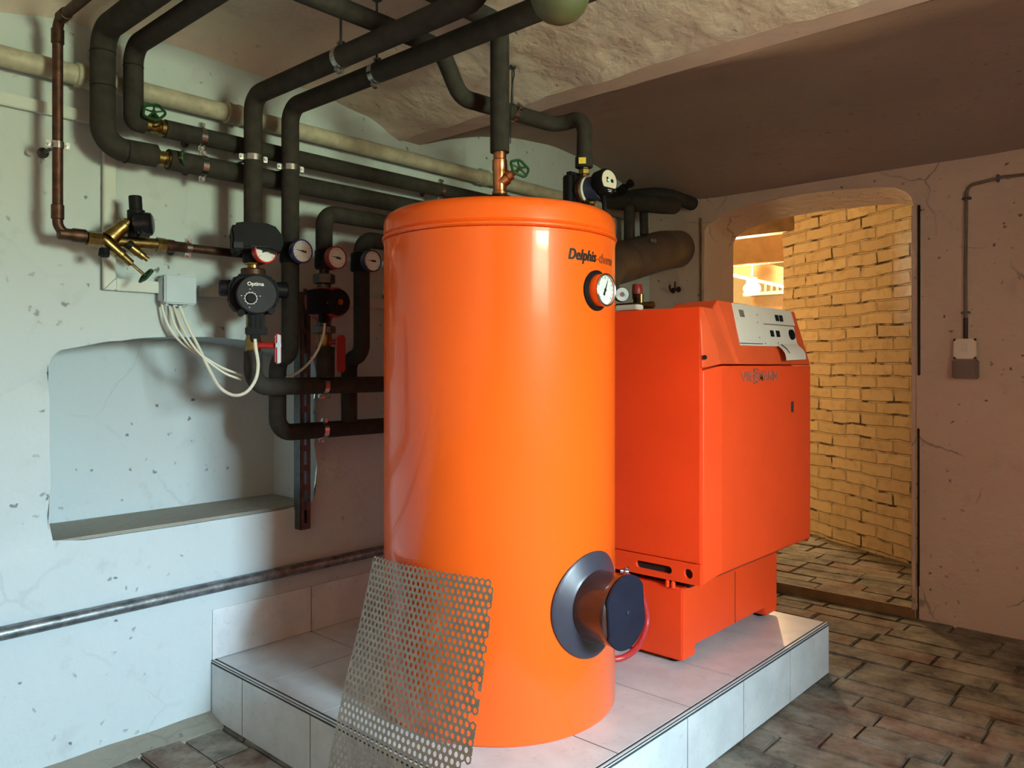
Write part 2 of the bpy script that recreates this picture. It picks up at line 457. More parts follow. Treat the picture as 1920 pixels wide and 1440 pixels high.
# left wall with the arched niche (a = Y, b = Z)
NY0, NY1, NZ0, ND = -0.523, 0.432, 0.70, 0.31
arch = []
K = 26
for k in range(K + 1):
    t = k / K
    y = NY0 + (NY1 - NY0) * t
    z = 1.288 + 0.062 * (1 - (2 * t - 1) ** 2)
    j = 0.004 * noise.noise(V((k * 0.9, 3.1, 0)))
    arch.append((y, z + j))
side = [0.15, 0.3, 0.45, 0.6, 0.75, 0.9]
hole = arch + [(NY1 + 0.005 * noise.noise(V((s * 9, 0, 0))), 1.288 + (NZ0 - 1.288) * s) for s in side] + [(NY1, NZ0)]
hole += [(NY1 + (NY0 - NY1) * s, NZ0 + 0.004 * noise.noise(V((s * 11, 5, 0)))) for s in side] + [(NY0, NZ0)]
hole += [(NY0 + 0.006 * noise.noise(V((s * 9, 9, 0))), NZ0 + (1.288 - NZ0) * s) for s in side]
mb, ov, hv = outline_wall([(-2.7, -0.05), (YB + 0.1, -0.05), (YB + 0.1, 2.7), (-2.7, 2.7)], hole)
bm = mb.bm
back = [bm.verts.new((v.co.x, v.co.y, -ND)) for v in hv]
nh = len(hv)
for i in range(nh):
    mb.face((hv[i], hv[(i + 1) % nh], back[(i + 1) % nh], back[i]))
mb.face(back)
for v in bm.verts: v.co = V((v.co.z, v.co.x, v.co.y))
ed = [e for e in bm.edges if all(abs(v.co.x) < 1e-4 for v in e.verts) and len(e.link_faces) == 2 and any(any(abs(v.co.x) > 0.1 for v in f.verts) for f in e.link_faces)]
bmesh.ops.bevel(bm, geom=ed, offset=0.012, segments=3, affect='EDGES')
wl = struct('wall_left', mb, M['wall_white'])
# cement ledge skin on the niche floor
mb = MB(); mb.box(((-ND + 0.002) / 2 + 0.001, (NY0 + NY1) / 2, NZ0 + 0.004), (ND - 0.004, NY1 - NY0 - 0.012, 0.012), bev=0.004)
struct('trim_1', mb, M['cement'])

# back wall with the arched doorway (a = X, b = Z)
DX0, DX1, DY1 = 0.368, 1.537, 3.258
dp = [(DX0, 2.05), (0.39, 2.085), (0.462, 2.124), (0.55, 2.146), (0.644, 2.162), (0.77, 2.172), (0.893, 2.177), (1.01, 2.178), (1.124, 2.175), (1.24, 2.170), (1.339, 2.162), (1.43, 2.147), (1.49, 2.126), (1.522, 2.09), (DX1, 2.03)]
mb, ov, hv = outline_wall([(-0.1, -0.1), (DX0, -0.1)] + dp + [(DX1, -0.1), (4.0, -0.1), (4.0, 2.7), (-0.1, 2.7)])
bm = mb.bm
rim = ov[1:2 + len(dp) + 1]
bk = [bm.verts.new((v.co.x, v.co.y, DY1 - YB)) for v in rim]
# the soffit drops a little towards the rear
for i, v in enumerate(bk):
    if v.co.y > 0: v.co.y -= 0.03
for i in range(len(rim) - 1): mb.face((rim[i], rim[i + 1], bk[i + 1], bk[i]))
for v in bm.verts: v.co = V((v.co.x, YB + v.co.z, v.co.y))
ed = [e for e in bm.edges if all(abs(v.co.y - YB) < 1e-4 for v in e.verts) and any(any(v.co.y > YB + 0.1 for v in f.verts) for f in e.link_faces)]
bmesh.ops.bevel(bm, geom=ed, offset=0.012, segments=3, affect='EDGES')
struct('wall_back', mb, M['wall_back'])

# right wall with the deep cellar window recess, front wall behind the camera
mb, ov, hv = outline_wall([(-2.7, -0.1), (YB + 0.1, -0.1), (YB + 0.1, 2.7), (-2.7, 2.7)], [(WY0, WZ0 - 0.45), (WY1, WZ0 - 0.45), (WY1, WZ1), (WY0, WZ1)])
bm = mb.bm
bk = [bm.verts.new((v.co.x, v.co.y if v.co.y > 1.7 else WZ0, WDEPTH)) for v in hv]
for i in range(4): mb.face((hv[i], hv[(i + 1) % 4], bk[(i + 1) % 4], bk[i]))
for v in bm.verts: v.co = V((WX + v.co.z, v.co.x, v.co.y))
struct('wall_right', mb, M['dim_wall'])
mb = MB()
for (c, s) in (((WX + WDEPTH, WY0 + .015, (WZ0 + WZ1) / 2), (.05, .03, WZ1 - WZ0)), ((WX + WDEPTH, WY1 - .015, (WZ0 + WZ1) / 2), (.05, .03, WZ1 - WZ0)),
               ((WX + WDEPTH, (WY0 + WY1) / 2, WZ0 + .015), (.05, WY1 - WY0, .03)), ((WX + WDEPTH, (WY0 + WY1) / 2, WZ1 - .015), (.05, WY1 - WY0, .03))):
    mb.box(c, s, bev=.004)
struct('window_1', mb, M['wood'])
mb = MB(); mb.poly([(-0.1, -2.6, -0.1), (4.0, -2.6, -0.1), (4.0, -2.6, 2.7), (-0.1, -2.6, 2.7)])
struct('wall_front', mb, M['dim_wall'])

# ceiling: shallow vaults on a steel beam, hand-plastered
mb = MB(); bm = mb.bm
ys = [-2.65, -2.2, -1.7, -1.3] + [-1.1 + 0.0327 * i for i in range(61)]
ys = [y for y in ys if y <= 0.862] + [0.862]
xs = [0.0, 0.02, 0.045, 0.075, 0.11, 0.15, 0.2] + [0.2 + 0.05 * i for i in range(1, 65)] + [3.6, 3.8, 4.0]
rows = []
for y in ys:
    row = []
    for x in xs:
        z = vault_near(y) if y > -1.1 else 2.232 + 0.185 * max(0, 1 - ((y + 2.085) / 0.985) ** 2)
        fade = max(0.0, min(1.0, (0.62 - y) / 0.5))
        if x < 0.24: z -= 0.10 * fade * (1 - sqrt(max(0, 1 - (1 - x / 0.24) ** 2)))
        rough = max(0.0, min(1.0, (y - 0.1) / 0.5))
        z += (0.004 + 0.010 * rough) * noise.noise(V((x * 6, y * 9, 1.3))) + 0.005 * rough * noise.noise(V((x * 19, y * 23, 7)))
        row.append(bm.verts.new((x - (0.05 if x == 0 else 0), y + (0.006 * noise.noise(V((x * 7, 0, 2))) if y == ys[-1] else 0), z)))
    rows.append(row)
for a, b in zip(rows, rows[1:]):
    for i in range(len(xs) - 1): mb.face((a[i], a[i + 1], b[i + 1], b[i]))
struct('ceiling', mb, M['ceil']); mb = MB(); bm = mb.bm
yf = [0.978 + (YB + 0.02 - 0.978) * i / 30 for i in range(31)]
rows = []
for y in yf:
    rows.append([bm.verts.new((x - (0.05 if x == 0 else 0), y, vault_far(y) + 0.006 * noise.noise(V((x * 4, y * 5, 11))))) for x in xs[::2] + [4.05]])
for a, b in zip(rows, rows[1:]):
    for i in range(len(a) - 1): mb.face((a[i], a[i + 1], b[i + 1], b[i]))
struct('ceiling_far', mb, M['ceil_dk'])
# beam flange between the vaults
mb = MB(); mb.box((2.1, 0.92, 2.262), (4.4, 0.122, 0.055), bev=0.004)
struct('trim_2', mb, M['ceil_smooth'])
mb = MB(); mb.poly([(-0.4, -2.7, 2.72), (4.95, -2.7, 2.72), (4.95, 6.9, 2.72), (-0.4, 6.9, 2.72)])
struct('ceiling_upper', mb, M['dim_wall'])

# floor: individual worn pavers in courses along X over dirt
def pavers(name, x0, x1, y0, y1, z, rowh, skip=None):
    mb = MB(); bm = mb.bm
    lay = bm.loops.layers.color.new('tone')
    y = y0; r = 0
    tones = [(0.21, 0.175, 0.145), (0.25, 0.21, 0.175), (0.17, 0.145, 0.125), (0.27, 0.19, 0.14), (0.24, 0.21, 0.18), (0.33, 0.20, 0.14), (0.27, 0.245, 0.20)]
    while y < y1:
        h = rowh * random.uniform(0.85, 1.2)
        x = x0 - random.uniform(0, 0.3)
        while x < x1:
            ln = random.uniform(0.20, 0.42)
            cx, cy = x + ln / 2, y + h / 2
            if not (skip and skip(cx, cy)):
                dz = random.uniform(-0.005, 0.004)
                nb = len(bm.faces)
                rot = Matrix.Rotation(random.uniform(-.012, .012), 3, 'X') @ Matrix.Rotation(random.uniform(-.012, .012), 3, 'Y') @ Matrix.Rotation(random.uniform(-.012, .012), 3, 'Z')
                mb.box((cx, cy, z - 0.03 + dz), (ln - random.uniform(.003, .010), h - random.uniform(.003, .009), 0.06), rot=rot, bev=0.005, seg=2)
                t = random.choice(tones); k = random.uniform(0.9, 1.35)
                bm.faces.ensure_lookup_table()
                for f in bm.faces[nb:]:
                    for lp in f.loops: lp[lay] = (*[c * k for c in t], 1)
            x += ln
        y += h; r += 1
    return mb
fl = struct('floor', pavers('floor', 0.02, 4.2, -1.9, 2.88, 0.0, 0.135, skip=lambda x, y: 0.25 < x < 1.2 and 0.25 < y < 1.6), M['paver'])
mb = MB(); mb.poly([(-0.1, -2.7, -0.009), (4.0, -2.7, -0.009), (4.0, 3.3, -0.009), (-0.1, 3.3, -0.009)])
struct('floor_bed', mb, M['soil'])
struct('floor_passage', pavers('floor_passage', 0.37, 1.6, 2.875, 3.3, 0.045, 0.13), M['paver'])
mb = pavers('x', -2.0, 2.6, 3.27, 5.2, 0.045, 0.14)
struct('floor_stairwell', mb, M['paver'])
mb = MB(); mb.poly([(-2.6, 2.87, 0.03), (2.7, 2.87, 0.03), (2.7, 6.8, 0.03), (-2.6, 6.8, 0.03)])
struct('floor_underlay', mb, M['soil'])
mb = MB(); bm = mb.bm                        # mortar fillet along the left wall
pv = None
for i in range(40):
    y = -1.9 + 1.9 * i / 39
    wv = 0.10 + 0.035 * noise.noise(V((y * 5, 0, 3)))
    cur = [bm.verts.new((0.0, y, 0.026 + 0.008 * noise.noise(V((y * 7, 1, 0))))), bm.verts.new((wv * .5, y, 0.012)), bm.verts.new((wv, y, 0.0)), bm.verts.new((wv + .01, y, -0.02))]
    if pv:
        for k in range(3): mb.face((pv[k], pv[k + 1], cur[k + 1], cur[k]))
    pv = cur
struct('trim_7', mb, M['cement'])
mb = MB(); mb.box(((DX0 + DX1) / 2, 2.875, 0.02), (DX1 - DX0 - 0.004, 0.03, 0.055), bev=0.006)
struct('trim_3', mb, M['wood'])

# corridor behind the doorway: crooked painted brick wall, lit stairwell beyond
B1 = at(1522, 1001, Z=0.045); B2 = at(1710, 1060, Z=0.045)
bd = (B2 - B1).normalized(); bd.z = 0
def on_brick(u):
    d = at(u, 800, X=0) - CAMP; d.z = 0
    a = (B1.x - CAMP.x, B1.y - CAMP.y)
    den = d.x * (-bd.y) - d.y * (-bd.x)
    t = (a[0] * (-bd.y) - a[1] * (-bd.x)) / den
    return V((CAMP.x + d.x * t, CAMP.y + d.y * t, 0))
E0 = on_brick(1469); E1 = B2 + bd * 0.75
nrm = V((-bd.y, bd.x, 0))
if nrm.dot(CAMP - E0) > 0: nrm = -nrm
mb = MB(); bm = mb.bm
uvl = bm.loops.layers.uv.new('UVMap')
Lb = (E1 - E0).length
nx, nz = 24, 30
grid = []
for i in range(nx + 1):
    colv = []
    for k in range(nz + 1):
        p = E0 + bd * (Lb * i / nx); p.z = 0.0 + 2.7 * k / nz
        off = 0.010 * noise.noise(V((i * 0.5, k * 0.5, 4)))
        if i == 0: off = 0.018 * noise.noise(V((0, k * 1.7, 4)))
        colv.append(bm.verts.new(p + nrm * off + (bd * (0.012 * noise.noise(V((3, k * 1.3, 2)))) if i == 0 else V((0, 0, 0)))))
    grid.append(colv)
for i in range(nx):
    for k in range(nz):
        f = mb.face((grid[i][k], grid[i + 1][k], grid[i + 1][k + 1], grid[i][k + 1]))
        for lp, (a, b_) in zip(f.loops, ((i, k), (i + 1, k), (i + 1, k + 1), (i, k + 1))): lp[uvl].uv = (Lb * a / nx, 2.7 * b_ / nz)
for k in range(nz):                            # the broken end face of the wall
    a, b_ = grid[0][k], grid[0][k + 1]
    c = bm.verts.new(b_.co + nrm * 0.14); d = bm.verts.new(a.co + nrm * 0.14)
    f = mb.face((a, b_, c, d))
    for lp, uv_ in zip(f.loops, ((0, 2.7 * k / nz), (0, 2.7 * (k + 1) / nz), (.14, 2.7 * (k + 1) / nz), (.14, 2.7 * k / nz))): lp[uvl].uv = uv_
struct('wall_passage', mb, M['brick'], fix=False)
q0 = E0 + nrm * 0.14; q1 = E1 + nrm * 0.14
mb = MB(); mb.poly([(q0.x, q0.y, 0), (q1.x, q1.y, 0), (q1.x, q1.y, 2.7), (q0.x, q0.y, 2.7)])
struct('wall_passage_rear', mb, M['cream'])
mb = MB()
mb.poly([(-2.6, 6.6, 0), (2.7, 6.6, 0), (2.7, 6.6, 2.72), (-2.6, 6.6, 2.72)])
mb.poly([(-2.6, 2.9, 0), (-2.6, 6.6, 0), (-2.6, 6.6, 2.72), (-2.6, 2.9, 2.72)])
mb.poly([(2.2, 2.9, 0), (2.2, 6.6, 0), (2.2, 6.6, 2.72), (2.2, 2.9, 2.72)])
mb.poly([(-2.6, DY1, 0), (DX0, DY1, 0), (DX0, DY1, 2.72), (-2.6, DY1, 2.72)])
mb.poly([(DX1, DY1, 0), (2.3, DY1, 0), (2.3, DY1, 2.72), (DX1, DY1, 2.72)])
mb.poly([(-0.1, DY1, 2.16), (2.3, DY1, 2.16), (2.3, DY1, 2.72), (-0.1, DY1, 2.72)])
struct('wall_stairwell', mb, M['cream'])
mb = MB(); mb.poly([(-2.6, 3.2, 2.5), (2.7, 3.2, 2.5), (2.7, 6.7, 2.5), (-2.6, 6.7, 2.5)])
struct('ceiling_stairwell', mb, M['cream'])

# ------------------------------------------------------------------ tiled plinth
PT = 0.207                                    # top of the plinth
PX1, PY1 = 1.47, 1.877
pl_ = thing('tiled_plinth', 'low grey tiled plinth carrying the orange tank and the boiler', 'plinth', (0.7, 0.9, 0))
mb = MB(); mb.box(((PX1 + 0.006) / 2, PY1 / 2 - 0.0015, 0.1028), (PX1 - 0.001, PY1 + 0.002, 0.2056)); mb.obj('grout_core', M['grout'], pl_)
G = 0.0045
def cuts(a, b, first, step):
    c = [a]; x = first
    while x < b - 0.02: c.append(x); x += step
    return c + [b]
mb = MB()
xc = [0.008, 0.33, 0.66, 1.0, PX1 - 0.012]; yc = cuts(0.012, PY1 - 0.006, 0.345, 0.40)
yc = [0.012, 0.404, 0.79, 1.10, 1.49, PY1 - 0.006]
for a, b in zip(xc, xc[1:]):
    for c, d in zip(yc, yc[1:]): mb.box(((a + b) / 2, (c + d) / 2, PT - 0.006), (b - a - G, d - c - G, 0.012))
mb.obj('top_tiles', M['tile'], pl_)
mb = MB()
xf = [0.006, 0.219, 0.621, 1.02, 1.42, PX1]
for a, b in zip(xf, xf[1:]): mb.box(((a + b) / 2, 0.002, 0.0985), (b - a - G, 0.012, 0.189))
mb.obj('front_tiles', M['tile'], pl_)
mb = MB()
yf_ = [-0.002, 0.34, 0.745, 1.115, 1.495, PY1]
for a, b in zip(yf_, yf_[1:]): mb.box((PX1 - 0.002, (a + b) / 2, 0.0985), (0.012, b - a - G, 0.189))
mb.obj('side_tiles', M['tile'], pl_)
mb = MB()                                      # quarter-round edge strip
mb.box((PX1 / 2 + 0.002, 0.002, PT - 0.005), (PX1 - 0.004, 0.014, 0.011), bev=0.004); mb.box((PX1 - 0.003, PY1 / 2, PT - 0.005), (0.014, PY1 - 0.002, 0.011), bev=0.004)
mb.obj('edge_strip', M['tile'], pl_)
mb = MB()
for a, b in ((-0.004, 0.404), (0.404, 0.805), (0.805, 1.206), (1.206, 1.607), (1.607, 1.88)):
    mb.box((0.006, (a + b) / 2, PT + 0.089), (0.013, b - a - G, 0.175))
struct('baseboard_left', mb, M['tile'])

# ------------------------------------------------------------------ hot water tank
TC = V((0.962, 0.469, 0)); TR = 0.363
tk = thing('hot_water_tank', 'tall round orange hot water tank standing on the tiled plinth', 'tank', (TC.x, TC.y, PT))
TT = 1.716
lid_z = 1.632
mb = MB()
mb.lathe([(TR - 0.012, PT), (TR - 0.004, PT + 0.006), (TR, PT + 0.014), (TR, lid_z - 0.016), (TR + 0.0012, lid_z - 0.010), (TR + 0.002, lid_z - 0.004), (TR - 0.006, lid_z)], TC, n=128)
mb.obj('shell', M['tank'], tk)
mb = MB()
mb.lathe([(TR - 0.02, lid_z - 0.002), (TR + 0.001, lid_z), (TR + 0.0055, lid_z + 0.004), (TR + 0.0055, lid_z + 0.009), (TR + 0.001, lid_z + 0.013), (TR - 0.003, lid_z + 0.015), (TR + 0.0012, lid_z + 0.020), (TR + 0.0008, TT - 0.032),
          (TR - 0.002, TT - 0.020), (TR - 0.008, TT - 0.010), (TR - 0.018, TT - 0.003), (TR - 0.032, TT), (0.15, TT + 0.012), (0.05, TT + 0.013)], TC, n=128)
mb.obj('lid', M['tank'], tk)
def tang(ang): return V((cos(radians(ang)), sin(radians(ang)), 0))
# inspection flange facing +X
fz = 0.567
fl_ = MB(); m = frame((1, 0, 0)); bm = fl_.bm
def on_tank(y, z, off):                       # point on the tank skin at lateral y offset
    r = TR + off
    return V((TC.x + sqrt(max(0.0, r * r - y * y)), TC.y + y, z))
R0, R1 = 0.098, 0.150
prev = None
for (rr, off) in ((R1, 0.0), (R1 + 0.001, 0.006), (R1 - 0.006, 0.011), (R0 + 0.008, 0.014), (R0, 0.020)):
    cur = [bm.verts.new(on_tank(rr * cos(2 * pi * k / 56), fz + rr * sin(2 * pi * k / 56), off)) for k in range(56)]
    if prev: fl_.bridge(prev, cur)
    prev = cur
fl_.obj('flange_ring', M['rubber'], tk)
mb = MB()
mb.lathe([(0.096, 0.30), (0.1, 0.375), (0.098, 0.452), (0.1, 0.456), (0.1, 0.470), (0.094, 0.475)], V((TC.x, TC.y, fz)), (1, 0, 0), n=56)
fc = mb.obj('flange_cap', M['flange_in'], tk)
mb = MB()
pts = []
for k in range(56):                            # round face with clipped flats
    a = 2 * pi * k / 56
    r = min(0.1035, 0.088 / max(1e-6, abs(cos(a - pi * 0.03))))
    pts.append(V((TC.x + 0.4755, TC.y + r * cos(a), fz + r * sin(a))))
mb.prism(pts, (0.006, 0, 0)); mb.bevel_all(0.002)
mb.obj('cover_plate', M['cap_face'], fc)
mb = MB(); mb.lathe([(0.006, 0), (0.006, 0.004), (0.0, 0.006)], V((TC.x + 0.481, TC.y, fz)), (1, 0, 0), n=12); mb.obj('screw', M['dark_grey'], fc)
# thermometer
gz = 1.465
gd = tang(3.0); gp = TC + gd * TR; gp.z = gz
th = None
mb = MB(); bm = mb.bm; prev = None
for (rr, off) in ((0.058, -0.001), (0.0585, 0.006), (0.054, 0.011), (0.046, 0.011)):
    cur = [bm.verts.new(on_tank(rr * cos(2 * pi * k / 40) + 0.018, gz + rr * sin(2 * pi * k / 40), off)) for k in range(40)]
    if prev: mb.bridge(prev, cur)
    prev = cur
bez = mb.obj('thermometer_rosette', M['black'], tk)
gc = on_tank(0.018, gz, 0.0)
def thermometer(c, axis, R, length, case_mat, parent, needle_ang=35, marks=True, rim=None, name='thermometer'):
    c = V(c); axis = V(axis).normalized(); m = frame(axis)
    mb = MB(); mb.lathe([(R * 0.93, 0), (R, length * 0.2), (R, length * 0.95), (R * 0.96, length), (R * 0.90, length), (R * 0.88, length * 0.93)], c, axis, n=40, cap=False)
    t = mb.obj(name, case_mat, parent)
    mb = MB(); mb.lathe([(R * 0.885, length * 0.90), (0, length * 0.90)], c, axis, n=40, cap=False); mb.obj('dial', M['dial'], t)
    f = c + axis * (length * 0.90 + 0.0008)
    mb = MB()
    a = radians(needle_ang); d = m @ V((cos(a), sin(a), 0)); s = m @ V((-sin(a), cos(a), 0))
    mb.prism([f + d * R * 0.70, f + s * R * 0.05, f - d * R * 0.35 + s * R * 0.09, f - d * R * 0.35 - s * R * 0.09, f - s * R * 0.05], axis * 0.001)
    mb.lathe([(R * 0.1, 0), (R * 0.1, 0.0015)], f, axis, n=12)
    mb.obj('needle', M['ink'], t)
    if marks:
        mb = MB()
        for k in range(13):
            a = radians(-40 + 260 * k / 12); d = m @ V((cos(a), sin(a), 0)); s = m @ V((-sin(a), cos(a), 0))
            l = 0.12 if k % 3 == 0 else 0.06
            mb.prism([f + d * R * 0.80 + s * R * .02, f + d * R * (0.80 - l) + s * R * .02, f + d * R * (0.80 - l) - s * R * .02, f + d * R * 0.80 - s * R * .02], axis * 0.0004)
        mb.obj('scale_marks', M['ink'], t)
    return t
g_ax = V((1.0, 0.02, 0))
tt_ = thermometer(gc - g_ax * 0.01, g_ax, 0.047, 0.046, M['tank'], tk, needle_ang=66)
mb = MB(); mb.torus(gc - g_ax * 0.01 + g_ax * 0.046, g_ax, 0.0445, 0.0032, n=40); mb.obj('chrome_rim', M['zinc'], tt_)

# lettering helpers
def text_mesh(body, size, bold=0.0, shear=0.0, outline=0.0, spacing=1.0):
    cu = bpy.data.curves.new('t', 'FONT'); cu.body = body; cu.size = size; cu.shear = shear; cu.space_character = spacing
    cu.resolution_u = 6
    if outline > 0: cu.fill_mode = 'NONE'; cu.bevel_depth = outline; cu.bevel_resolution = 0
    else: cu.offset = bold; cu.extrude = 0.0
    o = bpy.data.objects.new('t', cu); COL.objects.link(o)
    dg = bpy.context.evaluated_depsgraph_get(); dg.update()
    me = bpy.data.meshes.new_from_object(o.evaluated_get(dg))
    bpy.data.objects.remove(o)
    mb = MB(); mb.bm.from_mesh(me); bpy.data.meshes.remove(me)
    return mb
def width(mb):
    xs_ = [v.co.x for v in mb.bm.verts]; return min(xs_), max(xs_)
def bend_on_tank(mb, a0, z0, off):
    for v in mb.bm.verts:
        r = TR + off + v.co.z; a = a0 + v.co.x / TR
        v.co = V((TC.x + r * cos(a), TC.y + r * sin(a), z0 + v.co.y))
def densify(mb, n=1):
    bmesh.ops.triangulate(mb.bm, faces=mb.bm.faces)
    bmesh.ops.subdivide_edges(mb.bm, edges=[e for e in mb.bm.edges if e.calc_length() > 0.004], cuts=1)
def ang_of(u, v):
    d = at(u, v, X=0) - CAMP; d.z = 0; d.normalize()
    oc = CAMP - TC; oc.z = 0
    b = oc.dot(d); c = oc.length_squared - TR * TR
    t = -b - sqrt(max(0, b * b - c)); p = oc + d * t
    return atan2(p.y, p.x), CAMP.z + (at(u, v, X=0).z - CAMP.z) * t / ((at(u, v, X=0) - CAMP).to_2d().length)
a_l, z_l = ang_of(1065, 476); a_m, z_m = ang_of(1117, 482); a_r, z_r = ang_of(1146, 486)
t1 = text_mesh('Delphis', 0.043, bold=0.0010, shear=0.25, spacing=1.06); x0, x1 = width(t1)
k = (a_m - a_l) * TR / (x1 - x0)
for v in t1.bm.verts: v.co = V(((v.co.x - x0) * k, v.co.y, v.co.z))
densify(t1)
gm = bmesh.ops.duplicate(t1.bm, geom=list(t1.bm.verts) + list(t1.bm.edges) + list(t1.bm.faces))
for v in gm['geom']:
    if isinstance(v, bmesh.types.BMVert): v.co += V((0.0022, 0, 0.0001))
bend_on_tank(t1, a_l, z_l - 0.013, 0.0009)
t1.obj('brand_lettering', M['ink'], tk, sharp=0, fix=False)
t2 = text_mesh('-therm', 0.040, shear=0.25, outline=0.00045); x0, x1 = width(t2)
k2 = (a_r - a_m) * TR / (x1 - x0) * 0.97
for v in t2.bm.verts: v.co = V(((v.co.x - x0) * k2 + 0.004, v.co.y, v.co.z))
bend_on_tank(t2, a_m, z_l - 0.013, 0.0008)
t2.obj('outline_lettering', M['ink'], tk, sharp=0, fix=False)

# ------------------------------------------------------------------ boiler
BY0, BX = 1.064, 1.345
bo = thing('boiler', 'boxy red-orange floor boiler with sloping control console behind the tank', 'boiler', (0.95, 1.5, PT))
mb = MB()
prof = [(BY0, 0.475), (BY0, 0.222), (1.156, 0.222), (1.156, 0.258), (1.72, 0.258), (1.74, 0.222), (1.842, 0.222), (1.842, 0.475)]
mb.prism([(0.55, y, z) for y, z in prof], (1.271 - 0.55, 0, 0)); mb.bevel_all(0.004)
base_ = mb.obj('base', M['boiler'], bo)
mb = MB(); mb.box((1.2722, 1.46, 0.36), (0.001, 0.0025, 0.20)); mb.obj('panel_joint', M['void'], base_)
for p in ((1.22, 1.11), (1.22, 1.79), (0.62, 1.11), (0.62, 1.79)):
    mb = MB(); mb.lathe([(0.022, 0), (0.026, 0.003), (0.026, 0.014), (0.012, 0.018)], (p[0], p[1], PT), n=20); mb.obj('foot', M['black'], bo)
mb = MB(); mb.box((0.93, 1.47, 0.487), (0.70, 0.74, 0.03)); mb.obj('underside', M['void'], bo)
mb = MB(); mb.box(((0.55 + 1.285) / 2, (BY0 + 0.006 + 1.96) / 2, (0.498 + 1.443) / 2), (1.285 - 0.55, 1.96 - BY0 - 0.006, 1.443 - 0.498)); mb.obj('body', M['boiler'], bo)
mb = MB(); mb.box(((0.552 + BX) / 2, BY0, (0.573 + 1.449) / 2), (BX - 0.552, 0.016, 1.449 - 0.573), bev=0.003); mb.obj('side_panel', M['boiler'], bo)
# lower cover strip with the slot and the round hole
mb = MB(); bm = mb.bm
ax0, ax1, az0, az1 = 0.552, BX, 0.499, 0.570
def rounded_slot(c0, c1, r, n=10):
    p = [(c1 + r * cos(a), r * sin(a)) for a in [(-pi / 2 + pi * i / n) for i in range(n + 1)]]
    return p + [(c0 + r * cos(a), r * sin(a)) for a in [(pi / 2 + pi * i / n) for i in range(n + 1)]]
sl = [(x, z + 0.533) for x, z in rounded_slot(1.100, 1.222, 0.0135)]
ho = [(1.300 + 0.017 * cos(2 * pi * i / 20), 0.533 + 0.017 * sin(2 * pi * i / 20)) for i in range(20)]
es = []; loops_ = []
for lp in ([(ax0, az0), (ax1, az0), (ax1, az1), (ax0, az1)], sl, ho):
    vs = [bm.verts.new((x, BY0 - 0.008, z)) for x, z in lp]; loops_.append(vs)
    es += [bm.edges.new((vs[i], vs[(i + 1) % len(vs)])) for i in range(len(vs))]
bmesh.ops.triangle_fill(bm, use_beauty=True, edges=es)
for vs in loops_:
    b_ = [bm.verts.new(v.co + V((0, 0.014, 0))) for v in vs]
    mb.bridge(vs, b_)
lc = mb.obj('lower_cover', M['boiler'], bo)
mb = MB(); mb.box((1.161, BY0 + 0.0055, 0.533), (0.165, 0.002, 0.036)); mb.box((1.300, BY0 + 0.0055, 0.533), (0.04, 0.002, 0.04)); mb.obj('slot_shadow_plate', M['void'], lc)
mb = MB()
for x in (1.150, 1.172): mb.lathe([(0.0, 0), (0.008, 0.001), (0.008, 0.02), (0.005, 0.024), (0.005, 0.03)], (x + 0.065, BY0 - 0.002, 0.472), (0, 0, 1), n=10)
mb.obj('cover_clips', M['boiler'], lc)
# door
FX = 1.372
def loft(secs, closed=True):
    mb = MB(); pv = None
    for s in secs:
        cur = [mb.bm.verts.new(V(p)) for p in s]
        if pv: mb.bridge(pv, cur)
        else: mb.face(cur[::-1])
        pv = cur
    mb.face(pv); return mb
dz0, dz1 = 0.500, 1.232
mb = MB()
plan = [(BX + 0.006, BY0 + 0.002), (FX, 1.160), (FX, 1.945), (FX - 0.02, 1.968), (BX - 0.02, 1.968), (BX - 0.02, BY0 + 0.002)]
def dsec(y): return (0.0 if y < 1.1 else 0.022)
lo = [mb.bm.verts.new((x, y, dz0 + (0.026 if x >= FX - 0.001 else 0.0))) for x, y in plan]
hi = [mb.bm.verts.new((x, y, dz1 + (0.018 if (x >= FX - 0.021 and y > 1.1) else 0.0))) for x, y in plan]
mb.bridge(lo, hi); mb.face(lo[::-1]); mb.face(hi)
bmesh.ops.triangulate(mb.bm, faces=[f for f in mb.bm.faces if len(f.verts) > 4])
dr = mb.obj('door', M['boiler'], bo, sharp=12)
b_ = dr.modifiers.new('b', 'BEVEL'); b_.width = 0.005; b_.segments = 3; b_.limit_method = 'ANGLE'; b_.angle_limit = radians(14)
mb = MB(); mb.box((FX + 0.0008, 1.757, 1.083), (0.003, 0.022, 0.044), bev=0.001)
mb.obj('door_latch', M['rubber'], dr)
# emblem: embossed lettering with the stacked pair of letters
def flat_text(body, size, y0, z0, wid, mat, name, parent, bold=0.0, depth=0.004, x=FX, hgt=1.0):
    t = text_mesh(body, size, bold=bold)
    a, b = width(t); kx = wid / (b - a)
    for v in t.bm.verts: v.co = V(((v.co.x - a) * kx, v.co.y * hgt, 0))
    r = bmesh.ops.extrude_face_region(t.bm, geom=list(t.bm.faces))
    for g in r['geom']:
        if isinstance(g, bmesh.types.BMVert): g.co.z += depth
    for v in t.bm.verts: v.co = V((x + v.co.z - 0.0004, y0 + v.co.x, z0 + v.co.y))
    return t.obj(name, mat, parent)
M['emblem'] = simple('worn_emblem', (0.42, 0.13, 0.085), 0.5, var=0.15, vs=60)
zb = 1.193
flat_text('VIE', 0.050, 1.300, zb, 0.100, M['emblem'], 'emblem_lettering', dr, 0.0008)
flat_text('S', 0.042, 1.404, zb + 0.018, 0.036, M['emblem'], 'emblem_lettering', dr, 0.001)
flat_text('S', 0.042, 1.404, zb - 0.012, 0.036, M['emblem'], 'emblem_lettering', dr, 0.001)
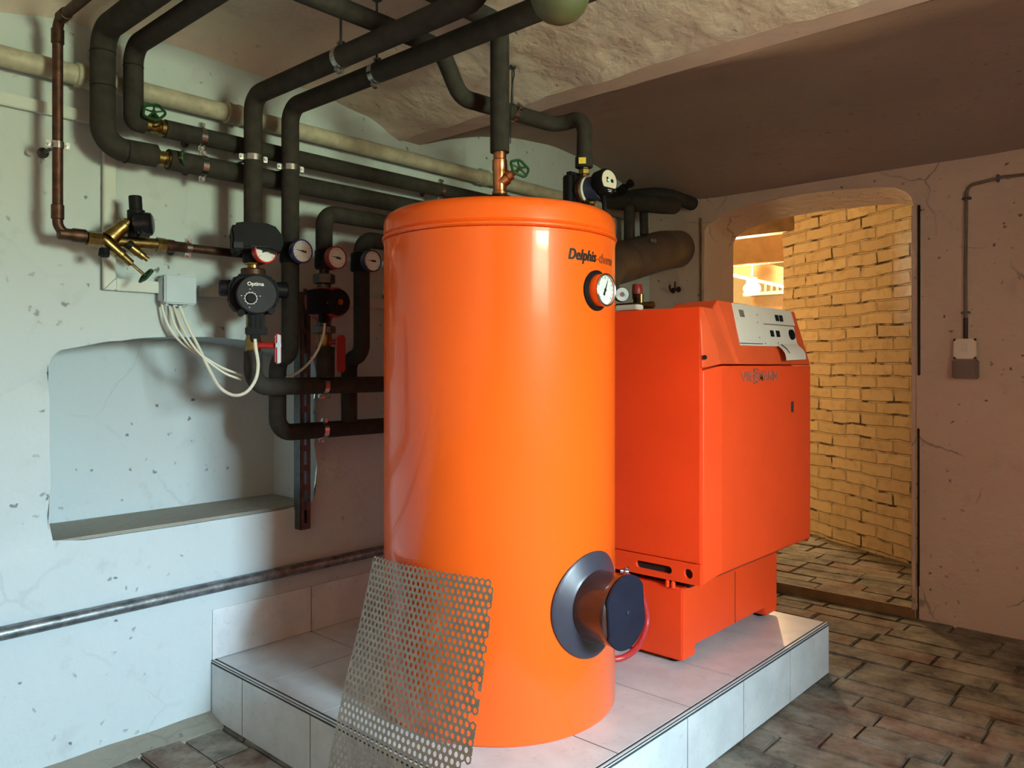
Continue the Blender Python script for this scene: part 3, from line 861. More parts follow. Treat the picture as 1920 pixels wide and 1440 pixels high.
flat_text('MANN', 0.050, 1.446, zb, 0.165, M['emblem'], 'emblem_lettering', dr, 0.0008)
mb = MB()
for (u, v) in ((1327, 741), (1326, 764), (1326, 772), (1345, 760), (1345, 772)):
    p = at(u, v, Y=1.09); d = V((0.97, -0.25, 0)).normalized()
    fr_x = FX - (1.160 - 1.09) * (FX - BX - 0.006) / 0.098
    if v < 745: mb.torus((p.x, 1.09, p.z), d, 0.011, 0.0016, n=24, k=6)
mb.torus((BX + 0.011, 1.092, 1.13), (0.97, -0.25, 0), 0.012, 0.0018, n=24, k=6); mb.obj('raised_symbol', M['boiler'], dr)
# console
mb = MB(); bm = mb.bm
cz0 = 1.254
def con(yb, yt, xb, xt, zt, zb_, dx=0.0):     # front bottom / front top of a rib
    return (V((xb, yb, zb_)), V((xt, yt, zt)))
ribs = [con(BY0 - 0.006, BY0 - 0.006, BX + 0.010, BX - 0.002, 1.450, 1.240),
        con(1.160, 1.078, FX, BX + 0.002, 1.450, cz0), con(1.262, 1.172, FX, BX - 0.010, 1.449, cz0),
        con(1.272, 1.190, FX - 0.008, BX - 0.024, 1.452, cz0), con(1.290, 1.225, FX, 1.322, 1.484, cz0),
        con(1.940, 1.915, FX, 1.315, 1.476, cz0), con(1.962, 1.950, FX - 0.010, 1.300, 1.455, cz0 - 0.004), con(1.968, 1.968, BX - 0.01, 1.29, 1.440, cz0 - 0.004)]
prevr = None
for i, (fb, ft) in enumerate(ribs):
    tb = V((1.15, ft.y, ft.z - 0.004)); bb = V((1.15, fb.y, fb.z))
    cur = [bm.verts.new(p) for p in (fb, ft, tb, bb)]
    if prevr: mb.bridge(prevr, cur)
    else: mb.face(cur[::-1])
    prevr = cur
mb.face(prevr)
co = mb.obj('console', M['boiler_dk'], bo, sharp=10)
b_ = co.modifiers.new('b', 'BEVEL'); b_.width = 0.004; b_.segments = 2; b_.limit_method = 'ANGLE'; b_.angle_limit = radians(14)
mb = MB(); mb.lathe([(0.008, 0), (0.008, 0.003)], at(1322, 670, Y=BY0 - 0.006) , (0, -1, 0), n=16); mb.obj('side_hole', M['void'], co)
# control panel lies on the sloping front
pb, ptp = V((FX, 1.29, cz0)), V((1.322, 1.225, 1.484))
up_ = V((1.3185 - FX, 0, 1.480 - cz0)).normalized(); out_ = V((up_.z, 0, -up_.x)); ry = V((0, 1, 0))
PO = V((FX, 1.29, cz0))
def on_panel(u, v, off=0.0):
    d = at(u, v, X=0) - CAMP
    t = (PO + out_ * off - CAMP).dot(out_) / d.dot(out_)
    return CAMP + d * t
def panel_poly(px, th_, mat, name, parent, off=0.0, bev=0.0015):
    mb = MB(); mb.prism([on_panel(u, v, off) for u, v in px], out_ * th_)
    if bev: mb.bevel_all(bev)
    return mb.obj(name, mat, parent)
cp = panel_poly([(1370, 568.5), (1480, 583.5), (1488.5, 611), (1486, 613), (1492, 643), (1497, 652), (1456, 650), (1386.5, 648)], 0.006, M['panel'], 'control_panel', co)
panel_poly([(1375, 575), (1426, 582), (1431, 612), (1431, 640), (1391, 638)], 0.004, M['panel'], 'panel_cover', cp, 0.006)
panel_poly([(1429, 608), (1487.5, 612.5), (1488.3, 611), (1429, 606.5)], 0.002, M['socket_dk'], 'panel_joint', cp, 0.006, 0)
panel_poly([(1387, 644), (1430, 645.5), (1430, 644.4), (1387, 642.8)], 0.002, M['void'], 'panel_slot', cp, 0.006, 0)
panel_poly([(1384.5, 580.6), (1392.5, 581.5), (1396, 594.8), (1388, 594)], 0.0018, M['socket_dk'], 'display_window', cp, 0.010, 0)
for q in (((1452, 590.5), (1457.5, 591.2), (1460, 602.5), (1454.8, 602)), ((1460, 591.2), (1465.5, 592), (1467.5, 603.5), (1462.2, 603)),
          ((1443, 619.5), (1448.5, 620), (1451, 631.6), (1445.5, 631.2)), ((1454, 620), (1459.8, 620.5), (1462, 632.2), (1456.5, 632))):
    panel_poly(q, 0.004, M['black'], 'switch', cp, 0.006, 0.0008)
kc = on_panel(1483, 628, 0.006)
mb = MB(); mb.lathe([(0.021, 0), (0.022, 0.002), (0.020, 0.010), (0.012, 0.012)], kc, out_, n=28); mb.obj('knob', M['black'], cp)
for (u, v) in ((1419, 590), (1420, 604.5), (1424, 633), (1435, 644), (1459, 643)):
    mb = MB(); mb.lathe([(0.0025, 0), (0.0025, 0.0015)], on_panel(u, v, 0.010), out_, n=10); mb.obj('panel_screw', M['socket_dk'], cp)
# hinged flap hanging below the panel
a0, a1 = on_panel(1457, 645, 0.008), on_panel(1493, 645, 0.008)
b0, b1 = on_panel(1476, 675.5, 0.030), on_panel(1511.5, 673.5, 0.030)
mb = MB(); bm = mb.bm; pv = None
for t in [i / 8 for i in range(9)]:
    s = 0.012 * sin(pi * t)
    l_ = a0.lerp(b0, t) + out_ * s; r_ = a1.lerp(b1, t) + out_ * s
    cur = [bm.verts.new(p) for p in (l_, r_, r_ - out_ * 0.004, l_ - out_ * 0.004)]
    if pv: mb.bridge(pv, cur)
    else: mb.face(cur[::-1])
    pv = cur
mb.face(pv)
fp = mb.obj('panel_flap', M['panel'], cp)
sl0, sl1 = a0.lerp(b0, .05).lerp(a1.lerp(b1, .05), .14), a0.lerp(b0, .62).lerp(a1.lerp(b1, .62), .17)
mb = MB(); mb.tube([sl0 + out_ * 0.0045, (sl0 + sl1) / 2 + out_ * 0.0125, sl1 + out_ * 0.0115], 0.0022, n=6); mb.obj('flap_slot', M['void'], fp)

# ------------------------------------------------------------------ perforated sheet leaning on the tank
TLc, TRc = V((0.773, 0.098, 0.677)), V((1.285, 0.098, 0.702))
BLc, BRc = V((0.892, -0.165, 0.002)), V((1.406, -0.172, 0.002))
mb = MB(); bm = mb.bm
Wd, Hd = 0.512, 0.73
pit = 0.0195; rh = pit * sqrt(3) / 2; hr = pit * 0.318
vm = {}
def pv_(x, y):
    key = (round(x * 20000), round(y * 20000))
    if key not in vm:
        s, t = x / Wd, y / Hd
        p = TLc.lerp(TRc, s).lerp(BLc.lerp(BRc, s), t)
        bow = -0.010 * sin(pi * s) * (1 - 0.6 * t) + 0.004 * sin(pi * 2.1 * t)
        crn = 0.020 * max(0, 1 - s * 3.2) * max(0, 1 - t * 2.2)
        vm[key] = bm.verts.new(p + V((0, bow + crn, 0)))
    return vm[key]
nr = int(Hd / rh); nc = int(Wd / pit)
def plate(x0_, x1_, cy_):
    mb.face([pv_(x0_, cy_ - rh * .5), pv_(x1_, cy_ - rh * .5), pv_(x1_, cy_ + rh * .5), pv_(x0_, cy_ + rh * .5)])
for r in range(nr):
    if r % 2: plate(0, pit * .5, (r + .5) * rh)
    elif random.random() < 0.5: plate(nc * pit, (nc + .5) * pit, (r + .5) * rh)
for r in range(nr):
    for c in range(nc):
        cx = (c + 0.5 + (0.5 if r % 2 else 0)) * pit; cy = (r + 0.5) * rh
        if cx > Wd or cy > Hd: continue
        if c == nc - 1 and random.random() < 0.12: continue
        hx = []
        for k in range(6):
            a = pi / 6 + k * pi / 3; R = pit / sqrt(3)
            hx.append((cx + R * cos(a), cy + R * sin(a)))
        o_ = []
        for k in range(6):
            p, q = hx[k], hx[(k + 1) % 6]
            o_ += [p, (p[0] * 2 / 3 + q[0] / 3, p[1] * 2 / 3 + q[1] / 3), (p[0] / 3 + q[0] * 2 / 3, p[1] / 3 + q[1] * 2 / 3)]
        ov_ = [pv_(*p) for p in o_]
        iv = [pv_(cx + hr * cos(pi / 6 + k * pi / 9), cy + hr * sin(pi / 6 + k * pi / 9)) for k in range(18)]
        for k in range(18): mb.face((ov_[k], ov_[(k + 1) % 18], iv[(k + 1) % 18], iv[k]))
so = single('perforated_sheet', mb, M['mesh'], 'perforated steel sheet full of round holes leaning against the tank', 'metal sheet', sharp=0)
sm = so.modifiers.new('s', 'SOLIDIFY'); sm.thickness = 0.0016; sm.offset = 0

# ------------------------------------------------------------------ red hose looped behind the flange
mb = MB(); mb.tube(spline([at(1172, 1075, X=1.14), at(1190, 1092, X=1.155), at(1208, 1128, X=1.17), at(1213, 1170, X=1.18), at(1196, 1212, X=1.19), at(1165, 1234, X=1.18), at(1130, 1232, X=1.13), at(1090, 1215, X=1.03)], 10), 0.0105, n=14)
hs = single('hose', mb, M['hose'], 'dark red rubber hose looping out behind the black flange of the tank', 'hose')
mb = MB(); p = at(1163, 1070, X=1.13); q = at(1178, 1072, X=1.15)
mb.cyl(p, q, 0.008, 0.007, n=12); mb.torus((p + q) / 2, q - p, 0.010, 0.003, n=16, k=8); mb.box(q + V((0, 0, .010)), (0.012, 0.012, 0.014), bev=.002)
mb.obj('hose_clamp', M['zinc'], hs)

# ------------------------------------------------------------------ pipework helpers
def clamp(c, axis, r, parent, foot=None, lug=(0, 0, 1), rod_r=0.004, name='pipe_clamp', wd=0.020, foot_r=0.013):
    """two-part steel pipe clip with screw lugs, optional threaded rod to a foot plate"""
    c = V(c); axis = V(axis).normalized(); lug = V(lug).normalized()
    mb = MB()
    mb.lathe([(r - 0.004, -wd / 2), (r + 0.0025, -wd / 2), (r + 0.0025, wd / 2), (r - 0.004, wd / 2)], c, axis, n=28, cap=False)
    side = axis.cross(lug)
    R = Matrix((side, axis, lug)).transposed()
    for s in (-1, 1):
        p = c + lug * s * (r + 0.009)
        mb.box(p, (0.013, wd, 0.016), rot=R, bev=0.002)
        mb.cyl(p - side * 0.013, p + side * 0.011, 0.0042, n=8)
        mb.cyl(p + side * 0.011, p + side * 0.016, 0.0065, n=6)
    o = mb.obj(name, M['zinc'], parent)
    if foot is not None:
        foot = V(foot); d = (foot - c).normalized()
        mb = MB(); mb.cyl(c + d * (r + 0.001), foot, rod_r, n=10); mb.lathe([(0.006, 0), (foot_r, 0.001), (foot_r, 0.006), (0.006, 0.012)], foot - d * 0.0, -d, n=16)
        mb.obj('threaded_rod', M['rail'], o)
    return o
def handwheel(c, axis, R, parent, mat='green', name='handwheel'):
    axis = V(axis).normalized(); c = V(c); m = frame(axis)
    mb = MB(); mb.torus(c, axis, R, R * 0.14, n=40, k=8, wav=0.06, nw=5)
    for k in range(5):
        a = 2 * pi * k / 5 + 0.3; d = m @ V((cos(a), sin(a), 0))
        mb.cyl(c + d * R * 0.12, c + d * R * 0.97, R * 0.10, n=8)
    mb.lathe([(R * 0.22, -R * 0.14), (R * 0.22, R * 0.14), (R * 0.1, R * 0.2)], c, axis, n=14)
    return mb.obj(name, M[mat], parent)
def valve(a, b, r, wheel_axis, wheel_len, R, parent, mat='brass', name='shut_off_valve'):
    a, b = V(a), V(b); d = b - a; L = d.length; mid = (a + b) / 2; wa = V(wheel_axis).normalized()
    mb = MB()
    mb.lathe([(r * 1.0, 0), (r * 1.25, L * .02), (r * 1.25, L * .22), (r * 0.95, L * .26), (r * 1.15, L * .5), (r * 0.95, L * .74), (r * 1.25, L * .78), (r * 1.25, L * .98), (r, L)], a, d, n=20)
    mb.lathe([(r * 0.95, 0), (r * 0.9, wheel_len * .35), (r * 0.65, wheel_len * .4), (r * 0.65, wheel_len * .62), (r * .22, wheel_len * .65), (r * .22, wheel_len)], mid, wa, n=16)
    v = mb.obj(name, M[mat], parent)
    handwheel(mid + wa * wheel_len, wa, R, v)
    return v
def foam(pts, r, parent, fil=0.055, name='foam_insulation', n=22):
    mb = MB(); mb.tube(pts, r, n=n, fil=fil)
    return mb.obj(name, M['foam'], parent, sharp=50)
def foam_joint(c, axis, r, parent):
    mb = MB(); mb.lathe([(r * 0.9, -0.002), (r + 0.0012, -0.0015), (r + 0.0012, 0.0015), (r * 0.9, 0.002)], c, axis, n=24); return mb.obj('taped_joint', M['black'], parent)
GRP = 'foam-insulated heating pipes'

# A: thick wall pipe on the left (riser + lower wall run)
rA, xA, yA, zA = 0.036, 0.125, -0.412, 1.918
pA = thing('insulated_pipe', 'thickest black foam pipe, leftmost riser, turning into the lower wall run', 'pipe', (xA, yA, zA), GRP)
foam([(0.66, yA, 2.40), (0.66, yA, 2.272), (xA, yA, 2.272), (xA, yA, zA), (xA, -0.252, zA + .004)], rA, pA, 0.065)
foam([(xA, -0.212, zA), (xA, 1.72, zA), (xA, 1.72, 0.95), (0.545, 1.72, 0.95)], rA * 0.94, pA)
foam_joint((xA, yA, 2.205), (0, 0, 1), rA, pA); foam_joint((xA, yA, 2.10), (0, 0, 1), rA, pA); foam_joint((xA, -0.345, zA), (0, 1, 0), rA, pA)
vA = valve((xA, -0.252, zA), (xA, -0.204, zA), 0.021, (0.55, 0.75, 0.10), 0.062, 0.021, pA, 'brass')
clamp((xA, -0.098, zA), (0, 1, 0), rA * 0.94, pA, foot=(0.0, -0.098, zA), lug=(0.1, 0, 1))
# B: second riser + upper wall run
rB, xB, yB, zB = 0.0295, 0.12, -0.319, 2.017
pB = thing('insulated_pipe', 'black foam pipe just right of the thickest riser, feeding the upper wall run', 'pipe', (xB, yB, zB), GRP)
foam([(0.74, yB, 2.40), (0.74, yB, 2.252), (xB, yB, 2.252), (xB, yB, zB), (xB, -0.285, zB)], rB, pB, 0.055)
foam([(xB, -0.222, zB), (xB, 1.83, zB), (xB, 1.83, 0.75), (0.545, 1.83, 0.75)], rB, pB)
foam_joint((xB, yB, 2.19), (0, 0, 1), rB, pB)
valve((xB, -0.285, zB), (xB, -0.222, zB), 0.021, (0.75, -0.35, 0.45), 0.062, 0.031, pB, 'brass')
clamp((xB, -0.098, zB), (0, 1, 0), rB, pB, foot=(0.0, -0.098, zB), lug=(0.1, 0, 1))
clamp((xB, 0.985, zB), (0, 1, 0), rB, pB, foot=(0.0, 0.985, zB), lug=(0.1, 0, 1))
# C1 / C2: twin pipes crossing overhead and dropping in front of the wall
xC, rC = 0.21, 0.031
y1, z1, y2, z2 = 0.042, 2.168, 0.186, 2.164
pC1 = thing('insulated_pipe', 'left of the twin overhead foam pipes, dropping to the black pump shell', 'pipe', (xC, y1, 1.7), GRP)
foam([(1.30, y1, 2.40), (1.30, y1, z1), (xC, y1, z1), (xC, y1, 1.700)], rC, pC1)
clamp((xC, y1, 1.956), (0, 0, 1), rC, pC1, foot=(0.0, y1, 1.956), lug=(0.25, 1, 0))
clamp((0.712, y1, z1), (1, 0, 0), rC, pC1, foot=(0.712, y1, 2.405), lug=(0, 0.1, 1), wd=0.022, foot_r=0.016)
pC2 = thing('insulated_pipe', 'right of the twin overhead foam pipes, ending in the lowest elbow beside the tank', 'pipe', (xC, y2, 1.0), GRP)
foam([(1.80, y2, 2.39), (1.80, y2, z2), (xC, y2, z2), (xC, y2, 1.285), (0.115, 0.193, 1.272), (0.115, 0.193, 1.004), (0.115, 1.05, 1.004)], rC, pC2)
clamp((xC, y2, 1.949), (0, 0, 1), rC, pC2, foot=(0.0, y2, 1.949), lug=(0.25, 1, 0))
clamp((0.700, y2, z2), (1, 0, 0), rC, pC2, foot=(0.700, y2, 2.398), lug=(0, 0.1, 1), wd=0.022, foot_r=0.016)
clamp((0.115, 0.385, 1.004), (0, 1, 0), rC, pC2, foot=(0.0, 0.385, 1.004), lug=(0.3, 0, 1))
# C1 lower leg
pC3 = thing('insulated_pipe', 'short foam elbow below the round pump, running right behind the tank', 'pipe', (xC, y1, 1.176), GRP)
foam([(xC, y1, 1.297), (xC, y1, 1.176), (xC, 1.05, 1.176)], rC, pC3, 0.06)
clamp((xC, 0.322, 1.176), (0, 1, 0), rC, pC3, foot=(0.0, 0.322, 1.176), lug=(0.3, 0, 1))
# D: overhead pipe parallel to the wall, stepping down to the second pump
rD = 0.028
pD = thing('insulated_pipe', 'foam pipe crossing above the twin pipes and stepping down to the grey-faced pump', 'pipe', (0.83, 0.92, 1.96), GRP)
foam([(0.83, -0.30, 2.40), (0.83, -0.30, 2.252), (0.83, 0.335, 2.252), (0.83, 0.425, 2.118), (0.83, 0.93, 2.140), (0.952, 0.93, 2.152), (0.952, 0.925, 1.968)], rD, pD, 0.07)
clamp((0.83, 0.675, 2.129), (0, 1, 0), rD, pD, foot=(0.83, 0.675, 2.29), lug=(1, 0, 0.5))
mb = MB(); mb.lathe([(rD, 0), (rD + 0.004, 0.002), (rD + 0.004, 0.038), (rD, 0.04)], (0.952, 0.925, 1.962), (0, 0, 1), n=20); mb.obj('foam_end_collar', M['foam'], pD)
d_ = (CAMP - V((0.952, 0.925, 1.98))); d_.z = 0; d_.normalize()
R_ = frame(d_, (0, 0, 1))
mb = MB(); mb.box(V((0.952, 0.925, 1.981)) + d_ * (rD + 0.0045) + d_.cross(V((0, 0, 1))) * 0.006, (0.026, 0.022, 0.002), rot=R_); mb.obj('yellow_sticker', M['yellow'], pD)
# E: riser out of the tank top with brass valve, joining a second overhead pipe
rE = 0.0305
pE = thing('insulated_pipe', 'olive-black foam riser standing on the middle of the tank lid with a brass valve', 'pipe', (TC.x, TC.y, TT), GRP)
foam([(TC.x, -0.28, 2.41), (TC.x, -0.28, 2.335), (TC.x, TC.y, 2.335), (TC.x, TC.y, 1.925)], rE, pE, 0.05)
foam([(TC.x, TC.y, TT + 0.010), (TC.x, TC.y, 1.778)], rE * 1.04, pE)
foam_joint((TC.x, TC.y, 1.785), (0, 0, 1), rE * 1.08, pE)
mb = MB()
mb.lathe([(0.021, 1.768), (0.021, 1.79), (0.024, 1.792), (0.024, 1.800), (0.021, 1.802), (0.022, 1.865), (0.024, 1.868), (0.024, 1.90), (0.021, 1.903), (0.021, 1.935)], (TC.x, TC.y, 0), n=24)
bx = V((0.70, 0.50, 0.62)).normalized()
mb.lathe([(0.022, 0), (0.021, 0.028), (0.017, 0.032), (0.017, 0.046), (0.010, 0.048), (0.010, 0.056), (0.004, 0.057), (0.004, 0.078)], (TC.x, TC.y, 1.828), bx, n=18)
vE = mb.obj('angle_valve', M['copper'], pE)
handwheel(V((TC.x, TC.y, 1.828)) + bx * 0.078, V((0.9, -0.25, 0.45)), 0.031, vE)
mb = MB(); mb.tube(spline([(TC.x + .033, TC.y + .014, 2.20), (TC.x + .045, TC.y + .02, 2.17), (TC.x + .036, TC.y + .016, 2.12), (TC.x + .033, TC.y + .014, 1.95)], 6), 0.0016, n=6); mb.obj('loose_tape_wire', M['black'], pE)
# vessel at the top edge
vc = at(1050, -12, Y=0.06)
mb = MB(); mb.lathe([(0.0, -0.069), (0.02, -0.066), (0.042, -0.055), (0.058, -0.038), (0.067, -0.016), (0.069, 0.0), (0.069, 0.20), (0.06, 0.22)], vc, n=40)
vs_ = single('expansion_vessel', mb, M['olive'], 'rounded olive-green vessel bottom hanging at the top edge before the overhead pipe', 'vessel')
mb = MB(); mb.cyl(vc + V((0, 0, .2)), V((vc.x, vc.y, 2.405)), 0.012, n=12); mb.obj('hanger', M['rail'], vs_)

# G1 / G2: the second pump pair behind, half hidden by the tank
yG1, yG2 = 0.327, 0.497
pG1 = thing('insulated_pipe', 'foam pipe with high elbow behind the twin pipes, dropping to the red pump', 'pipe', (xC, yG1, 1.7), GRP)
foam([(xC, 1.05, 1.812), (xC, yG1, 1.812), (xC, yG1, 1.660)], rC, pG1, 0.05)
foam([(xC, yG1 + 0.006, 1.318), (xC, yG1 + 0.006, 1.205)], rC * 1.08, pG1)
mb = MB(); mb.lathe([(0.018, 1.548), (0.018, 1.665)], (xC, yG1, 0), n=16); mb.obj('bare_pipe', M['copper_old'], pG1)
pG2 = thing('insulated_pipe', 'foam pipe with lower elbow at the tank edge, right of the red pump', 'pipe', (xC, yG2, 1.0), GRP)
foam([(xC, 1.05, 1.735), (xC, yG2, 1.735), (xC, yG2, 1.292), (0.125, yG2 + 0.004, 1.272), (0.125, yG2 + 0.004, 1.03)], rC, pG2, 0.05)
THG = 'dial thermometers on the pump pipes'
def pipe_thermo(y, z, mat, lab, ang):
    t = thing('thermometer', lab, 'thermometer', (xC, y, z), THG)
    mb = MB(); mb.lathe([(0.035, -0.036), (0.039, -0.03), (0.039, 0.03), (0.035, 0.036)], (xC, y, z), (0, 0, 1), n=24); mb.cyl((xC, y, z), (xC + 0.055, y, z), 0.017, n=14); mb.obj('valve_collar', M['black'], t)
    thermometer((xC + 0.048, y, z), (1, 0, 0), 0.0415, 0.028, M[mat], t, needle_ang=ang, name='dial_case')
pipe_thermo(y1 + 0.005, 1.634, 'red', 'red-rimmed thermometer half covered by the black pump shell', 20)
pipe_thermo(y2 + 0.002, 1.648, 'blue', 'blue-rimmed thermometer right of the black pump shell', 172)
pipe_thermo(yG1 + 0.006, 1.640, 'red_dk', 'dull red-rimmed thermometer above the red pump', 172)
pipe_thermo(yG2 - 0.004, 1.644, 'blue_dk', 'dark-rimmed thermometer nearest the tank', 178)

# ------------------------------------------------------------------ black shell + round-faced pump on C1
ax = V((0.90, -0.435, 0)).normalized(); sd = V((-ax.y, ax.x, 0)) * 1.0   # sd points right as seen from the camera
if sd.y < 0: sd = -sd
up = V((0, 0, 1)); RP = Matrix((sd, ax, up)).transposed()
pc = V((xC, y1, 0))
hd = thing('insulation_shell', 'black moulded half shell on the pipe above the round-faced pump', 'pipe insulation', (xC, y1, 1.66))
mb = MB()
sh = [(-0.078, 0.030), (-0.066, 0.050), (-0.03, 0.057), (0.04, 0.055), (0.066, 0.046), (0.088, 0.018), (0.092, -0.012), (0.078, -0.045), (0.045, -0.036), (0.0, -0.030), (-0.045, -0.034), (-0.060, -0.052), (-0.072, -0.040), (-0.074, 0.012)]
mb.prism([pc + up * 1.668 + sd * a + up * b - ax * 0.045 for a, b in sh], ax * 0.135); mb.bevel_all(0.008, 2)
mb.obj('shell_half', M['black'], hd)
mb = MB(); mb.box(pc + up * 1.645 + ax * 0.091 + sd * -0.052, (0.030, 0.004, 0.020), rot=RP, bev=.0015); mb.obj('clip', M['dark_grey'], hd)
mb = MB(); mb.box(pc + up * 1.643 + ax * 0.0915 + sd * 0.014, (0.055, 0.003, 0.003), rot=RP); mb.obj('moulding_line', M['dark_grey'], hd)
pu = thing('circulation_pump', 'black pump with round grey face, white dial and lettering beside the junction box', 'pump', (xC, y1, 1.40))
mb = MB()
mb.lathe([(0.019, 1.575), (0.019, 1.615)], pc, n=18); mb.lathe([(0.027, 1.592), (0.028, 1.594), (0.028, 1.604), (0.027, 1.606)], pc, n=6)
mb.obj('union_nut', M['brass'], pu)
mb = MB(); mb.lathe([(0.040, 1.545), (0.041, 1.55), (0.041, 1.575), (0.038, 1.579)], pc, n=28); mb.obj('pipe_union', M['copper_old'], pu)
fcz = 1.487
mb = MB()
hp = [(-0.084, -0.028), (-0.082, 0.030), (-0.060, 0.064), (-0.03, 0.070), (0.035, 0.068), (0.062, 0.058), (0.078, 0.024), (0.078, -0.03), (0.052, -0.064), (-0.055, -0.064)]
mb.prism([pc + up * fcz + sd * a + up * b - ax * 0.03 for a, b in hp], ax * 0.105); mb.bevel_all(0.010, 3)
mb.obj('housing', M['black'], pu)
mb = MB(); q = pc + up * (fcz + 0.020)
for s in (-1, 1):
    mb = MB(); mb.lathe([(0.026, 0.07), (0.028, 0.072), (0.028, 0.108), (0.024, 0.112)], q + ax * 0.03, sd * s, n=20); mb.obj('side_lug', M['black_gloss'], pu)
fcc = pc + up * (fcz - 0.004) + ax * 0.070 + sd * 0.004
mb = MB(); mb.lathe([(0.060, 0), (0.0635, 0.004), (0.0635, 0.040), (0.060, 0.046), (0.0, 0.047)], fcc, ax, n=44); fco = mb.obj('face', M['dark_grey'], pu)
for s, h in ((-1, -0.060), (1, -0.052)):
    mb = MB(); mb.cyl(fcc + sd * 0.047 * s + up * h - ax * .02, fcc + sd * 0.047 * s + up * h + ax * 0.03, 0.011, n=14); mb.obj('housing_boss', M['black'], pu)
kq = fcc + ax * 0.0475 + sd * -0.019 + up * -0.014
mb = MB(); mb.lathe([(0.0145, 0), (0.0145, 0.006), (0.013, 0.008), (0, 0.008)], kq, ax, n=24); mb.obj('speed_knob', M['black_gloss'], fco)
mb = MB(); mb.torus(kq + ax * 0.0006, ax, 0.0185, 0.0011, n=36, k=6)
for k in range(12):
    a = radians(-60 + 300 * k / 11); d = sd * cos(a) + up * sin(a)
    mb.cyl(kq + d * 0.0185, kq + d * 0.0225, 0.0009, n=5)
for a in (15, 95, 165, 262):
    d = sd * cos(radians(a)) + up * sin(radians(a)); mb.cyl(kq + d * 0.030 - sd * .002, kq + d * 0.030 + sd * .002, 0.0014, n=5)
mb.obj('dial_ring', M['white_ink'], fco)
tx = text_mesh('Optima', 0.017, bold=0.0004); a, b = width(tx); kx = 0.052 / (b - a)
for v in tx.bm.verts:
    p = fcc + ax * 0.0480 + sd * ((v.co.x - a) * kx - 0.030) + up * (0.028 + v.co.y); v.co = p
tx.obj('brand_lettering', M['white_ink'], fco, sharp=0, fix=False)
mb = MB(); pq = pc + ax * 0.060 + sd * 0.006
mb.box(pq + up * 1.398, (0.052, 0.034, 0.050), rot=RP, bev=.004); mb.box(pq + up * 1.365, (0.070, 0.038, 0.026), rot=RP, bev=.003); mb.box(pq + up * 1.343 - sd * 0.006, (0.028, 0.028, 0.030), rot=RP, bev=.004)
for k in (-1, 0, 1): mb.box(pq + up * 1.392 + sd * 0.015 * k + ax * 0.018, (0.005, 0.004, 0.044), rot=RP)
mb.obj('plug', M['black'], pu)
bv = thing('ball_valve', 'short ball valve with red lever under the round-faced pump', 'valve', (xC, y1, 1.30))
mb = MB(); mb.lathe([(0.019, 1.285), (0.024, 1.30), (0.026, 1.312), (0.026, 1.338), (0.023, 1.345), (0.023, 1.425)], pc, n=22); mb.obj('valve_body', M['brass'], bv)
lx = V((xC + 0.085, y1 + 0.035, 1.305))
mb = MB(); mb.cyl(pc + up * 1.318, lx + up * 0.012, 0.011, n=14); mb.box(lx + V((0.006, 0.004, 0.000)), (0.020, 0.034, 0.100), rot=RP, bev=.005); mb.obj('lever', M['red'], bv)
mb = MB(); mb.box(lx + V((0.006, 0.004, 0)) + ax * 0.0178 + sd * 0.002, (0.011, 0.002, 0.094), rot=RP, bev=.0008); mb.box(lx + V((0.006, 0.004, 0.012)) + ax * 0.0178, (0.018, 0.002, 0.014), rot=RP, bev=.0008); mb.obj('pale_lever_face', M['box_grey'], bv)

# ------------------------------------------------------------------ red pump on G1
rp = thing('circulation_pump', 'old red pump with black terminal box, left of the tank edge', 'pump', (xC, yG1, 1.40))
g = V((xC, yG1, 0)); Z1 = 1.478
mb = MB()
mb.lathe([(0.030, 1.548), (0.040, 1.552), (0.040, 1.583), (0.030, 1.587)], g, n=6); mb.lathe([(0.022, 1.38), (0.024, 1.40), (0.03, 1.43), (0.03, 1.52), (0.022, 1.55)], g, n=20)
mb.lathe([(0.030, 1.366), (0.042, 1.369), (0.042, 1.392), (0.030, 1.396)], g, n=6)
mb.obj('volute', M['rail'], rp)
mb = MB(); mb.lathe([(0.060, -0.035), (0.064, -0.02), (0.060, 0.02), (0.055, 0.025), (0.055, 0.075), (0.050, 0.082)], g + up * Z1, (1, 0, 0), n=32); mb.obj('motor_casing', M['red_dk'], rp)
mb = MB(); mb.lathe([(0.046, 0.076), (0.047, 0.082), (0.047, 0.094), (0.043, 0.100), (0, 0.100)], g + up * Z1, (1, 0, 0), n=32); fo = mb.obj('end_face', M['black'], rp)
mb = MB(); mb.lathe([(0.0105, 0.100), (0.0105, 0.103), (0.0, 0.103)], g + up * Z1, (1, 0, 0), n=16); mb.obj('vent_screw', M['copper'], fo)
mb = MB(); mb.box(g + V((0.045, -0.052, Z1)), (0.085, 0.052, 0.088), bev=.004); mb.box(g + V((0.05, -0.035, Z1 - 0.058)), (0.03, 0.03, 0.035), bev=.004); mb.obj('terminal_box', M['black'], rp)
mb = MB(); mb.lathe([(0.003, 0), (0.003, .002), (0, .003)], g + V((0.088, -0.048, Z1 - 0.005)), (1, 0, 0), n=10); mb.obj('box_screw', M['zinc'], rp)
bv2 = thing('ball_valve', 'dull red lever valve below the red pump', 'valve', (xC, yG1, 1.32))
mb = MB(); mb.lathe([(0.020, 1.315), (0.024, 1.33), (0.024, 1.36), (0.020, 1.37)], g + V((0, .006, 0)), n=18); mb.obj('valve_body', M['brass'], bv2)
mb = MB(); mb.cyl(g + V((0, 0.01, 1.335)), g + V((0.07, 0.018, 1.335)), 0.010, n=12); mb.box(g + V((0.078, 0.018, 1.292)), (0.020, 0.036, 0.135), bev=.006); mb.obj('lever', M['red_dk'], bv2)

